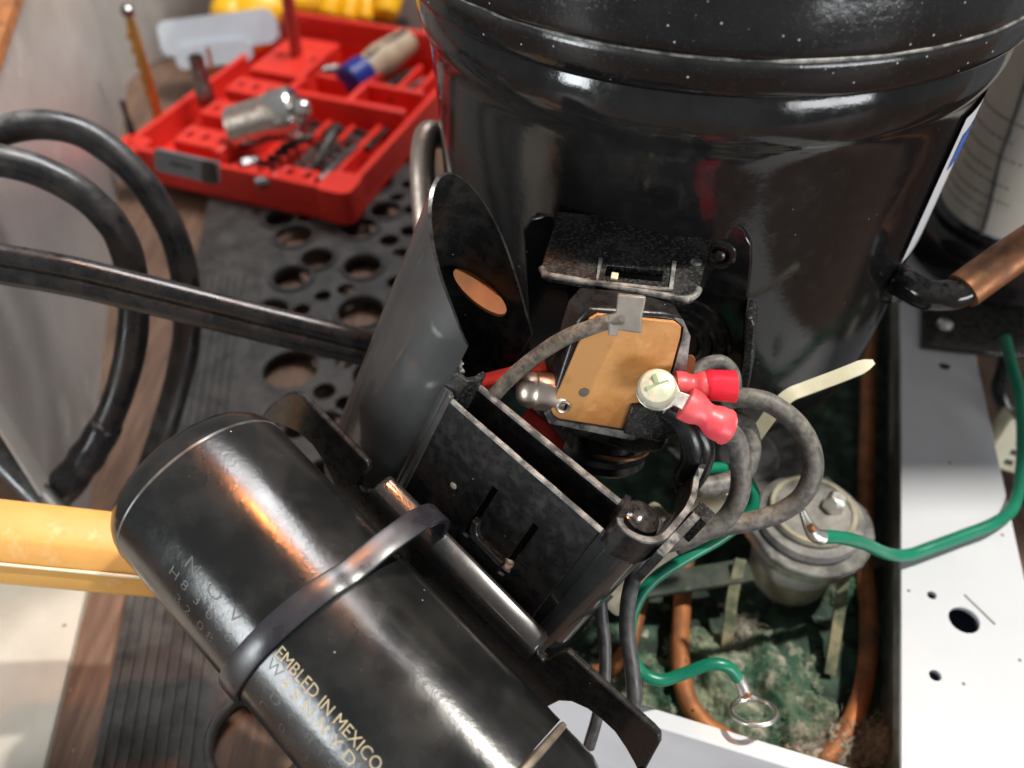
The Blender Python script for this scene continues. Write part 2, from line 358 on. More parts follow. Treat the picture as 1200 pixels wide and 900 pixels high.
# steel sheet standing on the left, bent behind the tool case
def sheet_wall():
    p = MB()
    line = [V((-15.2, 17, 0)), V((-16, 20, 0)), V((-21, 38, 0)), V((-25.5, 54, 0)), V((-24.5, 57.5, 0)), V((-21, 59, 0)), V((8, 62, 0)), V((40, 64, 0))]
    path = [line[0], line[1], line[2], line[3]] + catmull(line[3:6], 4)[1:-1] + line[5:]
    nrm = []; n = len(path)
    lo = []
    for i in range(n):
        t = (path[min(i + 1, n - 1)] - path[max(i - 1, 0)]).normalized(); k = V((-t.y, t.x, 0))
        lo.append(k)
    vs = []
    for i in range(n):
        for (off, z) in ((0, -.9), (0, 11.3), (.12, 11.3), (.12, -.9)): vs.append(path[i] + lo[i] * off + V((0, 0, z)))
    fs = []
    for i in range(n - 1):
        for j in range(4): fs.append((i * 4 + j, i * 4 + (j + 1) % 4, i * 4 + 4 + (j + 1) % 4, i * 4 + 4 + j))
    fs += [(0, 1, 2, 3), tuple((n - 1) * 4 + k for k in (3, 2, 1, 0))]
    p.add(vs, fs)
    t = thing('steel_sheet', (-18, 28, -1), 'scuffed grey steel sheet standing at far left behind the hoses', 'metal sheet')
    p.build('panel', M_sheet, t, smooth=50)
    e = MB(); path2 = [x + lo[i] * .06 + V((0, 0, 11.44)) for i, x in enumerate(path)]
    e.sweep(path2, [(-.35, -.14), (.35, -.14), (.35, .3), (-.35, .3)], ups=V((0, 0, 1)))
    tag(e.build('edge_trim', M_copper_old, t, smooth=50), 'amber brown trim on the top edge')
sheet_wall()

# beige board, lower left corner
fr = Frame((0, 0, -1), (1, 0, 0), (0, 1, 0))
c1 = onz(103, 682, -.7); c2 = onz(50, 905, -.7)
b_ = MB(); d_ = (c1 - c2)
b_.prism(fr, [(c2.x - d_.x * .6, c2.y - d_.y * .6), (c1.x + d_.x * .2, c1.y + d_.y * .2), (c1.x - 10, c1.y + 1.2 + d_.y * .2), (c2.x - 14, c2.y - 3)], .004, .32)
tag(b_.build('beige_board', M_paper, bevel=.04), 'thin beige speckled board in the bottom corner below the amber handle', 'board')

# ------------------------------------------------------------------ perforated black plate
MF = Frame((-12.1, 9.5, -1), (.99, .137, 0), (-.137, .99, 0))
MTOP = 0.8                                  # plate top is z = 1.5
hp = [(305, 862, 1.32, 1), (340, 432, 1.08, 0), (342, 326, .82, 1), (425, 313, .86, 1), (423, 366, .98, 1), (378, 346, .36, 0), (420, 268, .84, 1),
      (345, 277, .86, 1), (466, 330, .48, 0), (380, 458, .42, 0), (456, 281, .46, 0), (462, 240, .5, 0), (368, 300, .30, 0), (460, 368, .5, 0), (385, 395, .55, 0),
      (440, 215, .9, 1), (480, 270, .45, 0), (488, 210, .5, 0), (345, 385, .34, 0), (440, 438, .9, 0), (405, 430, .4, 0), (365, 890, .6, 0)]
holes = []
for (px, py, r, rim) in hp:
    w = onz(px, py, -.2) - MF.O; holes.append((w.dot(MF.X), w.dot(MF.Y), r * 1.07, rim))
for (x, y, r, rim) in [(9.3, 8.5, 1, 1), (6.3, 5.5, 1.0, 1), (7.2, 32, .9, 1), (10, 30, .9, 1), (4.6, 9.2, .8, 1)]: holes.append((x, y, r, rim))
for jj in range(28):
    for ii in range(8):
        holes.append((3.9 + ii * 1.35 + (.65 if jj % 2 else 0), 5 + jj * 1.25, (.78 if (ii + jj) % 2 == 0 else .4), (ii + jj) % 2 == 0))
keep = []
for h in sorted(holes, key=lambda t: -t[2]):
    if all(math.hypot(h[0] - k[0], h[1] - k[1]) > h[2] + k[2] + .12 for k in keep) and h[0] - h[2] > .2: keep.append(h)
pm = thing('perforated_plate', MF(4, 12), 'black ribbed plastic plate with round holes lying on the brown table', 'plate')
mat_out = [(0, -3.5), (6.0, -3.5), (6.6, 3.4), (4.6, 4.0), (7.6, 20), (9.5, 36), (0, 36)]
mat_out = [(0, -3.5), (7.3, -3.5), (7.0, 2.7), (4.7, 3.8), (9.6, 14), (11.5, 24), (11.5, 36), (0, 36)]
def inside(pt, poly):
    c = False; j = len(poly) - 1
    for i in range(len(poly)):
        if (poly[i][1] > pt[1]) != (poly[j][1] > pt[1]) and pt[0] < (poly[j][0] - poly[i][0]) * (pt[1] - poly[i][1]) / (poly[j][1] - poly[i][1]) + poly[i][0]: c = not c
        j = i
    return c
hh = [h for h in keep if all(inside(((h[0] + (h[2] + .1) * math.cos(k)) / 1.07, (h[1] + (h[2] + .1) * math.sin(k)) / 1.07), mat_out) for k in range(6))]
b_ = MB(); b_.prism(MF, [(x * 1.07, y * 1.07) for x, y in mat_out], .45, MTOP, [circ(h[0], h[1], h[2], 22) for h in hh])
b_.build('sheet', M_mat, pm, bevel=.05)
rimmesh = None
for h in hh:
    if not h[3]: continue
    b_ = MB(); r = h[2]
    b_.lathe(MF(h[0], h[1], MTOP), (0, 0, 1), [(r - .01, -.3), (r - .01, .05), (r + .05, .13), (r + .14, .13), (r + .22, .04), (r + .24, -.02)], 26, loop=True)
    b_.build('hole_rim', M_mat, pm)
for k in range(11):                         # raised ribs on the solid strip
    b_ = MB(); x = .25 + k * .36
    segs = [(-3.4, 5.6)] if x > 2.6 else [(-3.4, 23)]
    for (y0, y1) in segs:
        # leave room for the big near hole
        b_.sweep([MF(x, y0, MTOP), MF(x, y1, MTOP)], [(-.06, -.01), (.06, -.01), (.035, .06), (-.035, .06)], ups=V((0, 0, 1)))
    hk = [h for h in hh if abs(h[0] - x) < h[2] + .3 and segs[0][0] < h[1] < segs[0][1]]
    if hk: continue
    b_.build('rib', M_mat, pm)
# feet of the plate (it stands clear of the table)
for (x, y) in ((.6, -3), (.6, 34), (8.6, 34), (6.2, -3)):
    b_ = MB(); b_.box(MF, x - .4, x + .4, y - .4, y + .4, 0.004, .45); b_.build('foot', M_mat, pm)

# ================================================================== APPLIANCE BASE
GF = Frame((9.76, 8.35, 0), (.952, -.306, 0), (.306, .952, 0))
ap = thing('appliance_base', GF(-8, 10, -1), 'white enamel appliance base with a mouldy drain tray below the compressor', 'appliance base')
# floor sheet of the tray with uneven scale
def tray_floor():
    b_ = MB(); nx, ny = 110, 150; x0, x1, y0, y1 = -17.6, .3, -.1, 27
    vs = []
    for j in range(ny + 1):
        for i in range(nx + 1):
            x = x0 + (x1 - x0) * i / nx; y = y0 + (y1 - y0) * j / ny
            z = .02 + .16 * mnoise.fractal(V((x * 1.3, y * 1.3, 0)), 1, 2, 5)
            e = min(x - x0, x1 - x, y - y0, 99)
            z += .25 * max(0, 1 - e / 1.2) ** 2
            vs.append(GF(x, y, z))
    fs = [(j * (nx + 1) + i, j * (nx + 1) + i + 1, (j + 1) * (nx + 1) + i + 1, (j + 1) * (nx + 1) + i) for j in range(ny) for i in range(nx)]
    b_.add(vs, fs); tag(b_.build('tray_floor', M_tray, ap, smooth=180), 'dark wet tray floor with green mould')
tray_floor()
# inner walls (sloping) and rims
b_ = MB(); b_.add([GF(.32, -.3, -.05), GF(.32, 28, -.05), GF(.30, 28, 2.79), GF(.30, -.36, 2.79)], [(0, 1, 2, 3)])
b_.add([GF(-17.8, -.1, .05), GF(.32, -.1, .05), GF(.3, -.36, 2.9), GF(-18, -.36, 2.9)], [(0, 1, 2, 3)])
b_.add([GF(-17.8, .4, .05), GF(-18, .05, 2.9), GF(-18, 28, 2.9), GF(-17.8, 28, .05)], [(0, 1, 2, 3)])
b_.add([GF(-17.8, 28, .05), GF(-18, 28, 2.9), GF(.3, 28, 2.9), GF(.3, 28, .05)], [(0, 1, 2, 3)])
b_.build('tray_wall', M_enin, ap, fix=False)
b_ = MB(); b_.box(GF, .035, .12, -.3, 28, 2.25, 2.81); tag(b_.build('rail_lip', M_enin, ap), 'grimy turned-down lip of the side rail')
# front rim
b_ = MB(); b_.box(GF, -18, 0.0, -.85, -.37, -.99, 3.0); b_.build('front_rim', M_white, ap, bevel=.05)
# side rail, with punched holes
def rail():
    hl = []
    def hole(px, py, rr, n=18, ry=None):
        w = onz(px, py, 3.0) - GF.O; return circ(w.dot(GF.X), w.dot(GF.Y), rr, n, ry)
    hl = [hole(1130, 726, .42), hole(1096, 791, .16, 12), hole(1092, 697, .13, 12), hole(1107, 428, .22, 12)]
    w = onz(1152, 716, 3.0) - GF.O
    b_ = MB(); b_.prism(GF, [(0.03, -5), (4.3, -5), (4.15, 0), (3.55, 6.5), (2.75, 16.5), (2.5, 24), (2.4, 30), (.03, 30)], 2.8, 3.0, hl)
    o = b_.build('side_rail', M_white, ap, bevel=.03)
    # scratch-like dark groove beside the big hole
    p1, p2 = onz(1130, 697, 3.0), onz(1166, 732, 3.0)
    s_ = MB(); s_.sweep([p1 + V((0, 0, .004)), p2 + V((0, 0, .004))], [(-.03, -.01), (.03, -.01), (.03, .012), (-.03, .012)], ups=V((0, 0, 1)))
    tag(s_.build('groove', M_enin, o), 'dark scored line beside the round hole')
    # flange going down on the outer side and box under the rail
    b_ = MB(); b_.add([GF(4.3, -5, 2.8), GF(4.15, 0, 2.8), GF(3.55, 6.5, 2.8), GF(2.75, 16.5, 2.8), GF(2.4, 30, 2.8), GF(2.4, 30, -.99), GF(2.75, 16.5, -.99), GF(3.55, 6.5, -.99), GF(4.15, 0, -.99), GF(4.3, -5, -.99)],
                      [(0, 9, 8, 1), (1, 8, 7, 2), (2, 7, 6, 3), (3, 6, 5, 4)])
    b_.build('outer_flange', M_white, ap, fix=False)
    b_ = MB(); b_.add([GF(.03, -5, -.6), GF(4.3, -5, -.6), GF(2.4, 30, -.6), GF(.03, 30, -.6)], [(0, 1, 2, 3)])
    b_.build('under_pan', mat('dark_blue_enamel', (.20, .24, .38), .5), ap)
rail()

# unseen appliance body above the frame, added and shaped to shade the rear tray
b_ = MB(); b_.prism(WF, [(6, 18.9), (46, 18.9), (46, 50), (6, 50)], 30, 44); b_.box(WF, 42, 46, 24, 50, -.99, 30); tag(b_.build('shade_box', M_white, ap, bevel=.3), 'unseen appliance body added to shade the rear rail')
# scale and lint heaps in the tray
def in_tray(p):
    w = p - GF.O; return -17 < w.dot(GF.X) < -.5 and .3 < w.dot(GF.Y) < 27
def heap(name, m, pts, label, sub=3, cat='debris', fuzz=0):
    b_ = MB()
    for (px, py, rx, rz) in pts:
        c = onz(px, py, .25); b_.blob((c.x, c.y, .1), rx, rx * random.uniform(.7, 1.1), rz, sub, .45, 3.2, random.uniform(0, 3), 0, random.uniform(0, 50))
        for k in range(26):
            t = random.uniform(0, 6.28); rr = rx * random.uniform(.2, 1.25); s_ = random.uniform(.05, .2)
            b_.blob((c.x + rr * math.cos(t), c.y + rr * math.sin(t), rz * max(.1, .9 - rr / rx * .7)), s_, s_, s_ * .8, 1, .8, 1.5, 0, 0, random.uniform(0, 60))
    for k in range(fuzz):
        px, py, rx, rz = random.choice(pts); c = onz(px, py, .3)
        t = random.uniform(0, 6.28); rr = rx * random.uniform(0, 1.3); p0 = V((c.x + rr * math.cos(t), c.y + rr * math.sin(t), rz * random.uniform(.3, 1.1)))
        pts_ = [p0]
        for i in range(3): pts_.append(pts_[-1] + V((random.uniform(-.16, .16), random.uniform(-.16, .16), random.uniform(-.05, .14))))
        b_.tube(pts_, .007, 3, 2)
    return tag(b_.build(name, m, smooth=180), label, cat, kind='stuff')
def mould_crust():
    cs = [(845, 790, 1.3, .75), (800, 835, 1.1, .55), (905, 800, 1.0, .8), (930, 855, 1.0, .6), (870, 850, 1.0, .5), (760, 800, .9, .6), (735, 840, .8, .7), (700, 800, .6, .5), (960, 830, .7, .45), (885, 755, .7, .5), (820, 770, .8, .6), (720, 745, .5, .5), (990, 690, .6, .6), (1000, 860, .6, .4)]
    C2 = [(onz(x, y, .25), r, h) for x, y, r, h in cs]
    x0, x1, y0, y1 = -9.5, .2, -.1, 8.5; nx, ny = 230, 200; vs = []; keep = []
    b_ = MB()
    for j in range(ny + 1):
        for i in range(nx + 1):
            x = x0 + (x1 - x0) * i / nx; y = y0 + (y1 - y0) * j / ny; w = GF(x, y, 0); z = -.25
            for c, r, h in C2:
                d2 = ((w.x - c.x) ** 2 + (w.y - c.y) ** 2) / (r * r)
                if d2 < 6: z = max(z, h * 1.5 * math.exp(-d2 * 1.1) - .18)
            n1 = mnoise.fractal(V((w.x * 1.6, w.y * 1.6, 1)), .9, 2.1, 4); n2 = mnoise.fractal(V((w.x * 7, w.y * 7, 3)), .7, 2.2, 4)
            vs.append(GF(x, y, z + .28 * n1 + .13 * abs(n2) + .02))
    fs = [(j * (nx + 1) + i, j * (nx + 1) + i + 1, (j + 1) * (nx + 1) + i + 1, (j + 1) * (nx + 1) + i) for j in range(ny) for i in range(nx)]
    b_.add(vs, fs)
    for k in range(260):
        c, r, h = random.choice(C2); t = random.uniform(0, 6.28); rr = r * random.uniform(.1, 1.2); s_ = random.uniform(.03, .11)
        b_.blob((c.x + rr * math.cos(t), c.y + rr * math.sin(t), h * max(.1, 1.0 - rr / r * .8) + .05), s_, s_, s_ * .8, 1, .8, 1.5, 0, 0, random.uniform(0, 60))
    tag(b_.build('mould_crust', M_mold, smooth=180, fix=False), 'crusty green and grey mould heaped on the tray floor', 'mould', kind='stuff')
mould_crust()
heap('lint', M_lint, [(985, 876, .65, .75), (1028, 880, .65, .95), (945, 890, .55, .65), (1010, 655, .4, .5), (870, 745, .4, .5), (1040, 872, .45, .7), (1005, 862, .35, .45)],
     'grey fluffy lint caught in the corner of the tray', 4, 'lint', fuzz=2600)

# copper loop in the tray
def cop(pts, label, r=.29):
    b_ = MB(); b_.tube([onz(x, y, z) for (x, y, z) in pts], r, 14, 10, wob=.06)
    o = b_.build('copper_tube', M_copper_old, smooth=180); return tag(o, label, 'copper pipe', 'copper tubes in the drain tray')
cop([(1022, 330, .6), (1018, 440, .6), (1015, 560, .6), (1013, 660, .7), (1018, 720, .75), (1016, 780, .75), (1003, 835, .7), (975, 882, .5), (945, 905, .3)], 'brown copper tube curving along the right wall of the tray')
cop([(812, 560, .5), (805, 640, .6), (800, 700, .7), (797, 760, .85), (803, 812, .9), (825, 848, .85), (865, 875, .6)], 'brown copper tube curving down the middle of the tray')
cop([(770, 640, .4), (752, 700, .5), (735, 760, .5), (705, 788, .5), (660, 795, .5)], 'short copper tube seen between the dark wires', .26)

# ================================================================== COMPRESSOR
CX, CY = 5.2, 23.8
comp = thing('compressor', (CX, CY, 0), 'large black painted compressor shell with dusty rounded upper housing', 'compressor')
b_ = MB()
prof = [(0.01, 4.0), (2.5, 4.0), (4.6, 4.15), (6.0, 4.55), (6.75, 5.2), (7.1, 6.1), (7.22, 7.5), (7.30, 10), (7.38, 13), (7.46, 15.0), (7.55, 15.6), (7.70, 15.95), (7.76, 16.3), (7.70, 16.8), (7.6, 17.1)]
def ring(prof, k=3):
    pts = catmull([V((r, h, 0)) for r, h in prof], k); return [(max(p.x, .01), p.y) for p in pts]
b_.lathe((CX, CY, 0), (0, 0, 1), ring(prof, 4), 128); b_.build('lower_shell', M_paint, comp, smooth=60)
b_ = MB()
prof = [(7.5, 17.02), (7.85, 17.05), (8.02, 17.15), (8.08, 17.35), (8.08, 17.75), (8.04, 17.9), (8.06, 18.1), (8.0, 18.9), (7.85, 20.0), (7.3, 21.3), (6, 22.5), (4, 23.2), (.01, 23.5)]
b_.lathe((CX, CY, 0), (0, 0, 1), ring(prof, 4), 128); tag(b_.build('upper_shell', M_paint_top, comp, smooth=60), 'upper shell covered in dust specks')
b_ = MB(); b_.tube([V((CX + 8.05 * math.cos(t / 90 * 6.2832), CY + 8.05 * math.sin(t / 90 * 6.2832), 17.9 + .03 * mnoise.noise(V((t * .9, 0, 0))))) for t in range(90)], .035, 6, 2, closed=True, wob=.8)
tag(b_.build('dust_line', M_edge, comp, smooth=180), 'dusty seam line around the upper shell')
# foot plate + feet
def polar(az, r, z): t = math.radians(az); return V((CX + r * math.cos(t), CY + r * math.sin(t), z))
gc = V((9.35, 15.95, 0)); gdir = (gc - V((CX, CY, 0))); gdir.z = 0; gdir.normalize()
FF = Frame((gc.x, gc.y, 0), gdir, V((-gdir.y, gdir.x, 0)))
b_ = MB()
out = [(-6, -2.2), (-1.2, -1.75)] + [(2.0 * math.cos(math.radians(t)), 2.0 * math.sin(math.radians(t))) for t in range(-75, 76, 15)] + [(-1.2, 1.75), (-6, 2.4)]
b_.prism(FF, out, 2.75, 2.95, [circ(0, 0, .5, 16)])
b_.build('mounting_foot', M_footm, comp, bevel=.05)
b_ = MB()
b_.prism(FF, [(-1.2, -1.75)] + [(2.0 * math.cos(math.radians(t)), 2.0 * math.sin(math.radians(t))) for t in range(-75, 76, 15)] + [(-1.2, 1.75)] + [(1.88 * math.cos(math.radians(t)), 1.88 * math.sin(math.radians(t))) for t in range(75, -76, -15)], 2.45, 2.76)
tag(b_.build('foot_lip', M_tin, comp), 'worn shiny turned-down lip of the foot')
# foot on the other side, mostly hidden
b_ = MB(); FF2 = Frame((0.2, 18.3, 0), V((-.75, -.66, 0)), V((.66, -.75, 0)))
b_.prism(FF2, [(-4, -1.6)] + [(1.2 * math.cos(math.radians(t)), 1.2 * math.sin(math.radians(t))) for t in range(-75, 76, 15)] + [(-4, 1.6)], 2.75, 2.95)
b_.build('mounting_foot', M_footm, comp, bevel=.05)
# sticker on the right flank
b_ = MB(); b_.lathe((CX, CY, 0), (0, 0, 1), [(7.39, 10.9), (7.43, 12), (7.48, 13.5), (7.55, 15.2)], 18, math.radians(-43), math.radians(4))
o = b_.build('sticker', M_label, comp, fix=False)
b_ = MB(); b_.lathe((CX, CY, 0), (0, 0, 1), [(7.50, 13.6), (7.545, 14.6)], 14, math.radians(-40), math.radians(0)); tag(b_.build('blue_band', M_labelb, o, fix=False), 'blue printed band')
# suction stub pipe with copper end
b_ = MB(); b_.tube([P(1040, 332, 24.4), P(1058, 332, 23.6), P(1085, 345, 23.2), P(1118, 345, 23.0), P(1140, 335, 23.0)], .42, 18, 10)
o = b_.build('pipe_stub', M_paint, comp, smooth=180)
b_ = MB(); b_.lathe(P(1046, 331, 24.0), (P(1060, 333, 23.5) - P(1040, 332, 24.4)), [(.42, -.1), (.62, 0), (.6, .12), (.46, .3)], 20); b_.build('weld_collar', M_paint, o)
b_ = MB(); b_.tube([P(1128, 341, 23.0), P(1150, 325, 23), P(1190, 297, 23), P(1240, 265, 23)], .53, 20, 8); tag(b_.build('copper_end', M_copper, comp, smooth=60), 'bare copper end of the pipe stub')
# process tube on the left side
b_ = MB(); b_.tube([P(516, 160, 27.6), P(503, 156, 27.2), P(497, 170, 27.0), P(495, 200, 27.0), P(497, 240, 27.2), P(501, 290, 27.6), P(506, 330, 28)], .40, 16, 8)
tag(b_.build('process_tube', M_nickel, comp, smooth=180), 'bright bent tube down the left flank')

# lower dome glimpsed behind wires: welded leg ring
b_ = MB(); b_.lathe((8.0, 18.6, 3.0), (0, 0, 1), [(.01, .55), (.55, .55), (.8, .4), (.9, .1), (1.0, 0), (1.0, -.3)], 24); b_.build('boss', M_grom, comp)

# grommet standing in the tray and bolt
gr = thing('rubber_grommet', (gc.x, gc.y, 0), 'round grey rubber grommet under the compressor foot, grounded with green wire', 'grommet')
b_ = MB(); b_.lathe((gc.x, gc.y, 0), (0, 0, 1), [(1.0, 2.96), (1.62, 2.97), (1.66, 3.1), (1.6, 3.28), (1.28, 3.36), (1.22, 3.5), (.9, 3.55), (.4, 3.5), (.01, 3.5)], 40); b_.build('upper_flange', M_grom, gr)
b_ = MB(); b_.lathe((gc.x, gc.y, 0), (0, 0, 1), [(1.16, 3.45), (1.18, 3.58), (1.3, 3.6), (1.33, 3.46)], 40, loop=True); tag(b_.build('retaining_ring', M_cream, gr), 'yellowed ring around the top')
b_ = MB(); b_.lathe((gc.x, gc.y, 0), (0, 0, 1), [(1.45, 2.74), (1.44, 2.0), (1.42, 1.7)], 40); b_.build('body', M_grom, gr)
b_ = MB(); b_.lathe((gc.x, gc.y, 0), (0, 0, 1), [(1.42, 1.75), (1.46, 1.68), (1.44, 1.2), (1.38, 1.15)], 40); tag(b_.build('band', mat('pale_rubber_band', (.55, .54, .50), .55, col2=(.4, .38, .33), nscale=120, namt=.7), gr), 'pale band')
b_ = MB(); b_.lathe((gc.x, gc.y, 0), (0, 0, 1), [(1.40, 1.2), (1.38, .8), (1.34, .4), (1.3, .1), (1.25, -.1)], 40); tag(b_.build('base', M_cream, gr), 'stained cream base')
b_ = MB(); hc = V((gc.x + .62, gc.y + .12, 3.5)); b_.lathe(hc, (0.12, 0, 1), [(.01, .55), (.25, .55), (.34, .42), (.36, .0)], 6); b_.build('bolt_head', M_tin, gr, bevel=.04)
# two pale struts of the tray under the foot
for pts in ([(868, 655, 2.4), (858, 700, 1.6), (850, 770, .4)], [(990, 655, 2.4), (985, 705, 1.5), (972, 790, .3)]):
    b_ = MB(); p = [onz(*t) for t in pts]
    b_.sweep(catmull(p, 5), [(-.17, -.06), (.17, -.06), (.17, .06), (-.17, .06)], ups=V((0, -.7, .7)))
    tag(b_.build('tray_strut', M_strut, ap), 'stained pale strut')

# ------------------------------------------------------------------ terminal bracket on the compressor
TB = Frame(P(745, 300, 20.95), (1, -.33, 0), V((0, .03, 1)))
def tb(px, py, z=0): return TB.hit(px, py, z)
tbr = thing('terminal_bracket', TB(0, -2, 0), 'black glossy bracket plate with a screw eye behind the terminal flap', 'bracket')
out = [tb(*p) for p in [(612, 270), (622, 256), (640, 252), (838, 262), (856, 262), (872, 270), (881, 288), (881, 310), (874, 372), (872, 420), (864, 492), (850, 520), (640, 520), (622, 440)]]
b_ = MB(); b_.prism(TB, out, -.15, 0); b_.build('plate', M_paint, tbr, bevel=.05)
b_ = MB(); out2 = [(864, 492), (872, 420), (874, 372), (882, 374), (885, 384), (880, 440), (869, 494)]
b_.prism(TB, [tb(*p, .7) for p in out2], -.05, .7); tag(b_.build('side_lip', M_plas_dusty, tbr, bevel=.04), 'dusty grey edge of the bracket')
c = tb(843, 297)
b_ = MB(); b_.lathe(TB(c[0], c[1], 0), TB.Z, [(.40, -.01), (.40, .06), (.33, .1), (.24, .1), (.2, .02), (.2, -.05), (.01, -.05)], 24); o = b_.build('screw_eye', M_paint, tbr)
b_ = MB(); b_.lathe(TB(c[0], c[1], 0), TB.Z, [(.15, 0), (.15, .12), (.1, .16), (.01, .16)], 12); b_.build('screw', M_darkbit, o)
b_ = MB(); c = tb(790, 400); 
for rr in (1.5, 1.15, .8): b_.lathe(TB(c[0], c[1], 0), TB.Z, [(rr, .0), (rr - .03, .1), (rr - .12, .12), (rr - .18, .05), (rr - .2, 0)], 40, loop=True)
b_.build('pressed_rings', M_paint, tbr)

# flap
hz = P(745, 256, 19.6)
FL = Frame(P(632, 318, 19.0), P(815, 350, 18.6) - P(632, 318, 19.0), P(655, 248, 20.3) - P(632, 318, 19.0))
flp = thing('terminal_flap', FL(1.8, .2), 'black dusty rectangular flap with a slot, hinged above the relay', 'flap')
tr = FL.hit(838, 264); tl = FL.hit(655, 248); br = FL.hit(816, 352); blp = FL.hit(632, 320)
W = br[0]
h0, h1 = FL.hit(708, 308), FL.hit(782, 332)
slot = [(h0[0] + .1, h0[1] - .1), (h1[0], h0[1] - .02), (h1[0] - .02, h1[1] + .12), (h0[0] + .02, h1[1] + .18)]
slot = [FL.hit(*p) for p in [(711, 311), (778, 317), (775, 330), (708, 323)]]
def corner(p, q_, r_, rad):
    p, q_, r_ = V((*p, 0)), V((*q_, 0)), V((*r_, 0)); u = (p - q_).normalized(); v = (r_ - q_).normalized()
    a0, a1 = q_ + u * rad, q_ + v * rad; return [((a0 * (1 - t) ** 2 + q_ * 2 * t * (1 - t) + a1 * t * t).x, (a0 * (1 - t) ** 2 + q_ * 2 * t * (1 - t) + a1 * t * t).y) for t in [k / 5 for k in range(6)]]
mid_l = ((tl[0] * .25 + blp[0] * .75), tl[1] * .25 + blp[1] * .75)
out = corner(tl, blp, br, .28) + corner(blp, br, tr, .38) + [tr, tl]
yb = min(tl[1], tr[1]) - .38
def bendz(x, y): return -.45 * max(0, (y - yb)) ** 1.0 if y > yb else 0.0
b_ = MB(); b_.prism(FL, out, -.22, 0, [slot]); b_.build('lid', M_plas_dusty, flp, bevel=.08, bseg=3)
lipp = [FL(x, y, -.02) for x, y in corner(tl, blp, br, .30)[1:] + corner(blp, br, tr, .40)]
b_ = MB(); b_.tube(lipp, .075, 8, 3); tag(b_.build('front_bead', M_edge, flp, smooth=180), 'rubbed bead along the front edge')
# folded back strip towards the shell
b_ = MB(); e0, e1 = FL(tl[0], tl[1], 0), FL(tr[0], tr[1], 0); dn = V((0, .75, -.55))
b_.add([e0 - FL.Z * .004, e1 - FL.Z * .004, e1 + dn * .8, e0 + dn * .8, e0 - FL.Z * .16, e1 - FL.Z * .16, e1 + dn * .8 - FL.Z * .16, e0 + dn * .8 - FL.Z * .16],
       [(0, 1, 2, 3), (7, 6, 5, 4), (0, 3, 7, 4), (1, 5, 6, 2), (2, 6, 7, 3)]); b_.build('hinge_strip', M_plas_dusty, flp)
rimpts = [FL(x, y, .01) for x, y in [FL.hit(*p) for p in [(704, 304), (699, 332), (772, 340), (786, 340), (790, 308)]]]
b_ = MB(); b_.sweep(rimpts, [(-.045, -.02), (.045, -.02), (.045, .05), (-.045, .05)], ups=FL.Z); b_.build('slot_frame', M_edge, flp)
c = FL.hit(816, 308); b_ = MB(); b_.lathe(FL(c[0], c[1], 0), FL.Z, [(.13, -.01), (.13, .03), (.08, .05), (.01, .05)], 14); b_.build('rivet', M_edge, flp)
c = FL.hit(720, 325); b_ = MB(); b_.box(Frame(FL(c[0], c[1], -.05), FL.X, FL.Y), -.08, .08, -.1, .1, -.05, .12); tag(b_.build('latch_tip', M_zipw, flp, bevel=.02), 'pale latch tip showing in the slot')

# ------------------------------------------------------------------ start relay with tan board
def cam_vec(r, u, d): return RT * r + UP * u + FW * d
RX, RY = cam_vec(.95, -.2, .3), cam_vec(.33, .80, -.5)
RF = Frame(P(650, 482, 19.2), RX, RY)
def rh(px, py, z=0): return RF.hit(px, py, z)
rel = thing('start_relay', RF(1, -.3, -1), 'start relay with tan board and black housing in the middle', 'relay')
brd = [rh(*p) for p in [(645, 478), (648, 484), (654, 488), (735, 501), (762, 470), (783, 440), (796, 392), (797, 381), (790, 375), (700, 366), (690, 372), (683, 388)]]
b_ = MB(); bh = rh(659, 474); b_.prism(RF, brd, 0, .09, [circ(bh[0], bh[1], .105, 14)]); board = b_.build('board', M_phen, rel, bevel=.02)
b_ = MB(); b_.lathe(RF(bh[0], bh[1], .09), RF.Z, [(.10, -.08), (.10, .03), (.14, .04), (.17, .02), (.175, 0)], 18, loop=True); b_.build('eyelet', M_nickel, board)
c = rh(683, 457); b_ = MB(); b_.lathe(RF(c[0], c[1], .09), RF.Z, [(.12, -.01), (.11, .02), (.01, .025)], 14); tag(b_.build('stud', mat('grey_stud', (.16, .14, .12), .5, .5), board), 'grey rivet stud')
hs = [rh(*p) for p in [(640, 478), (642, 496), (660, 508), (745, 534), (775, 531), (784, 520), (786, 490), (800, 452), (806, 395), (800, 372), (780, 368), (690, 362), (676, 378), (648, 466)]]
b_ = MB(); b_.prism(RF, hs, -1.0, -.02); b_.build('housing', M_plas, rel, bevel=.12, bseg=3)
hs2 = [rh(*p, -.02) for p in [(637, 482), (643, 494), (740, 514), (778, 500), (790, 478), (802, 440), (808, 392), (800, 374), (790, 372), (800, 382), (798, 396), (786, 440), (764, 472), (737, 504), (655, 491), (648, 487), (644, 478)]]
b_ = MB(); b_.prism(RF, hs2, -.02, .05); tag(b_.build('rim', M_edge, rel), 'worn light rim around the board')
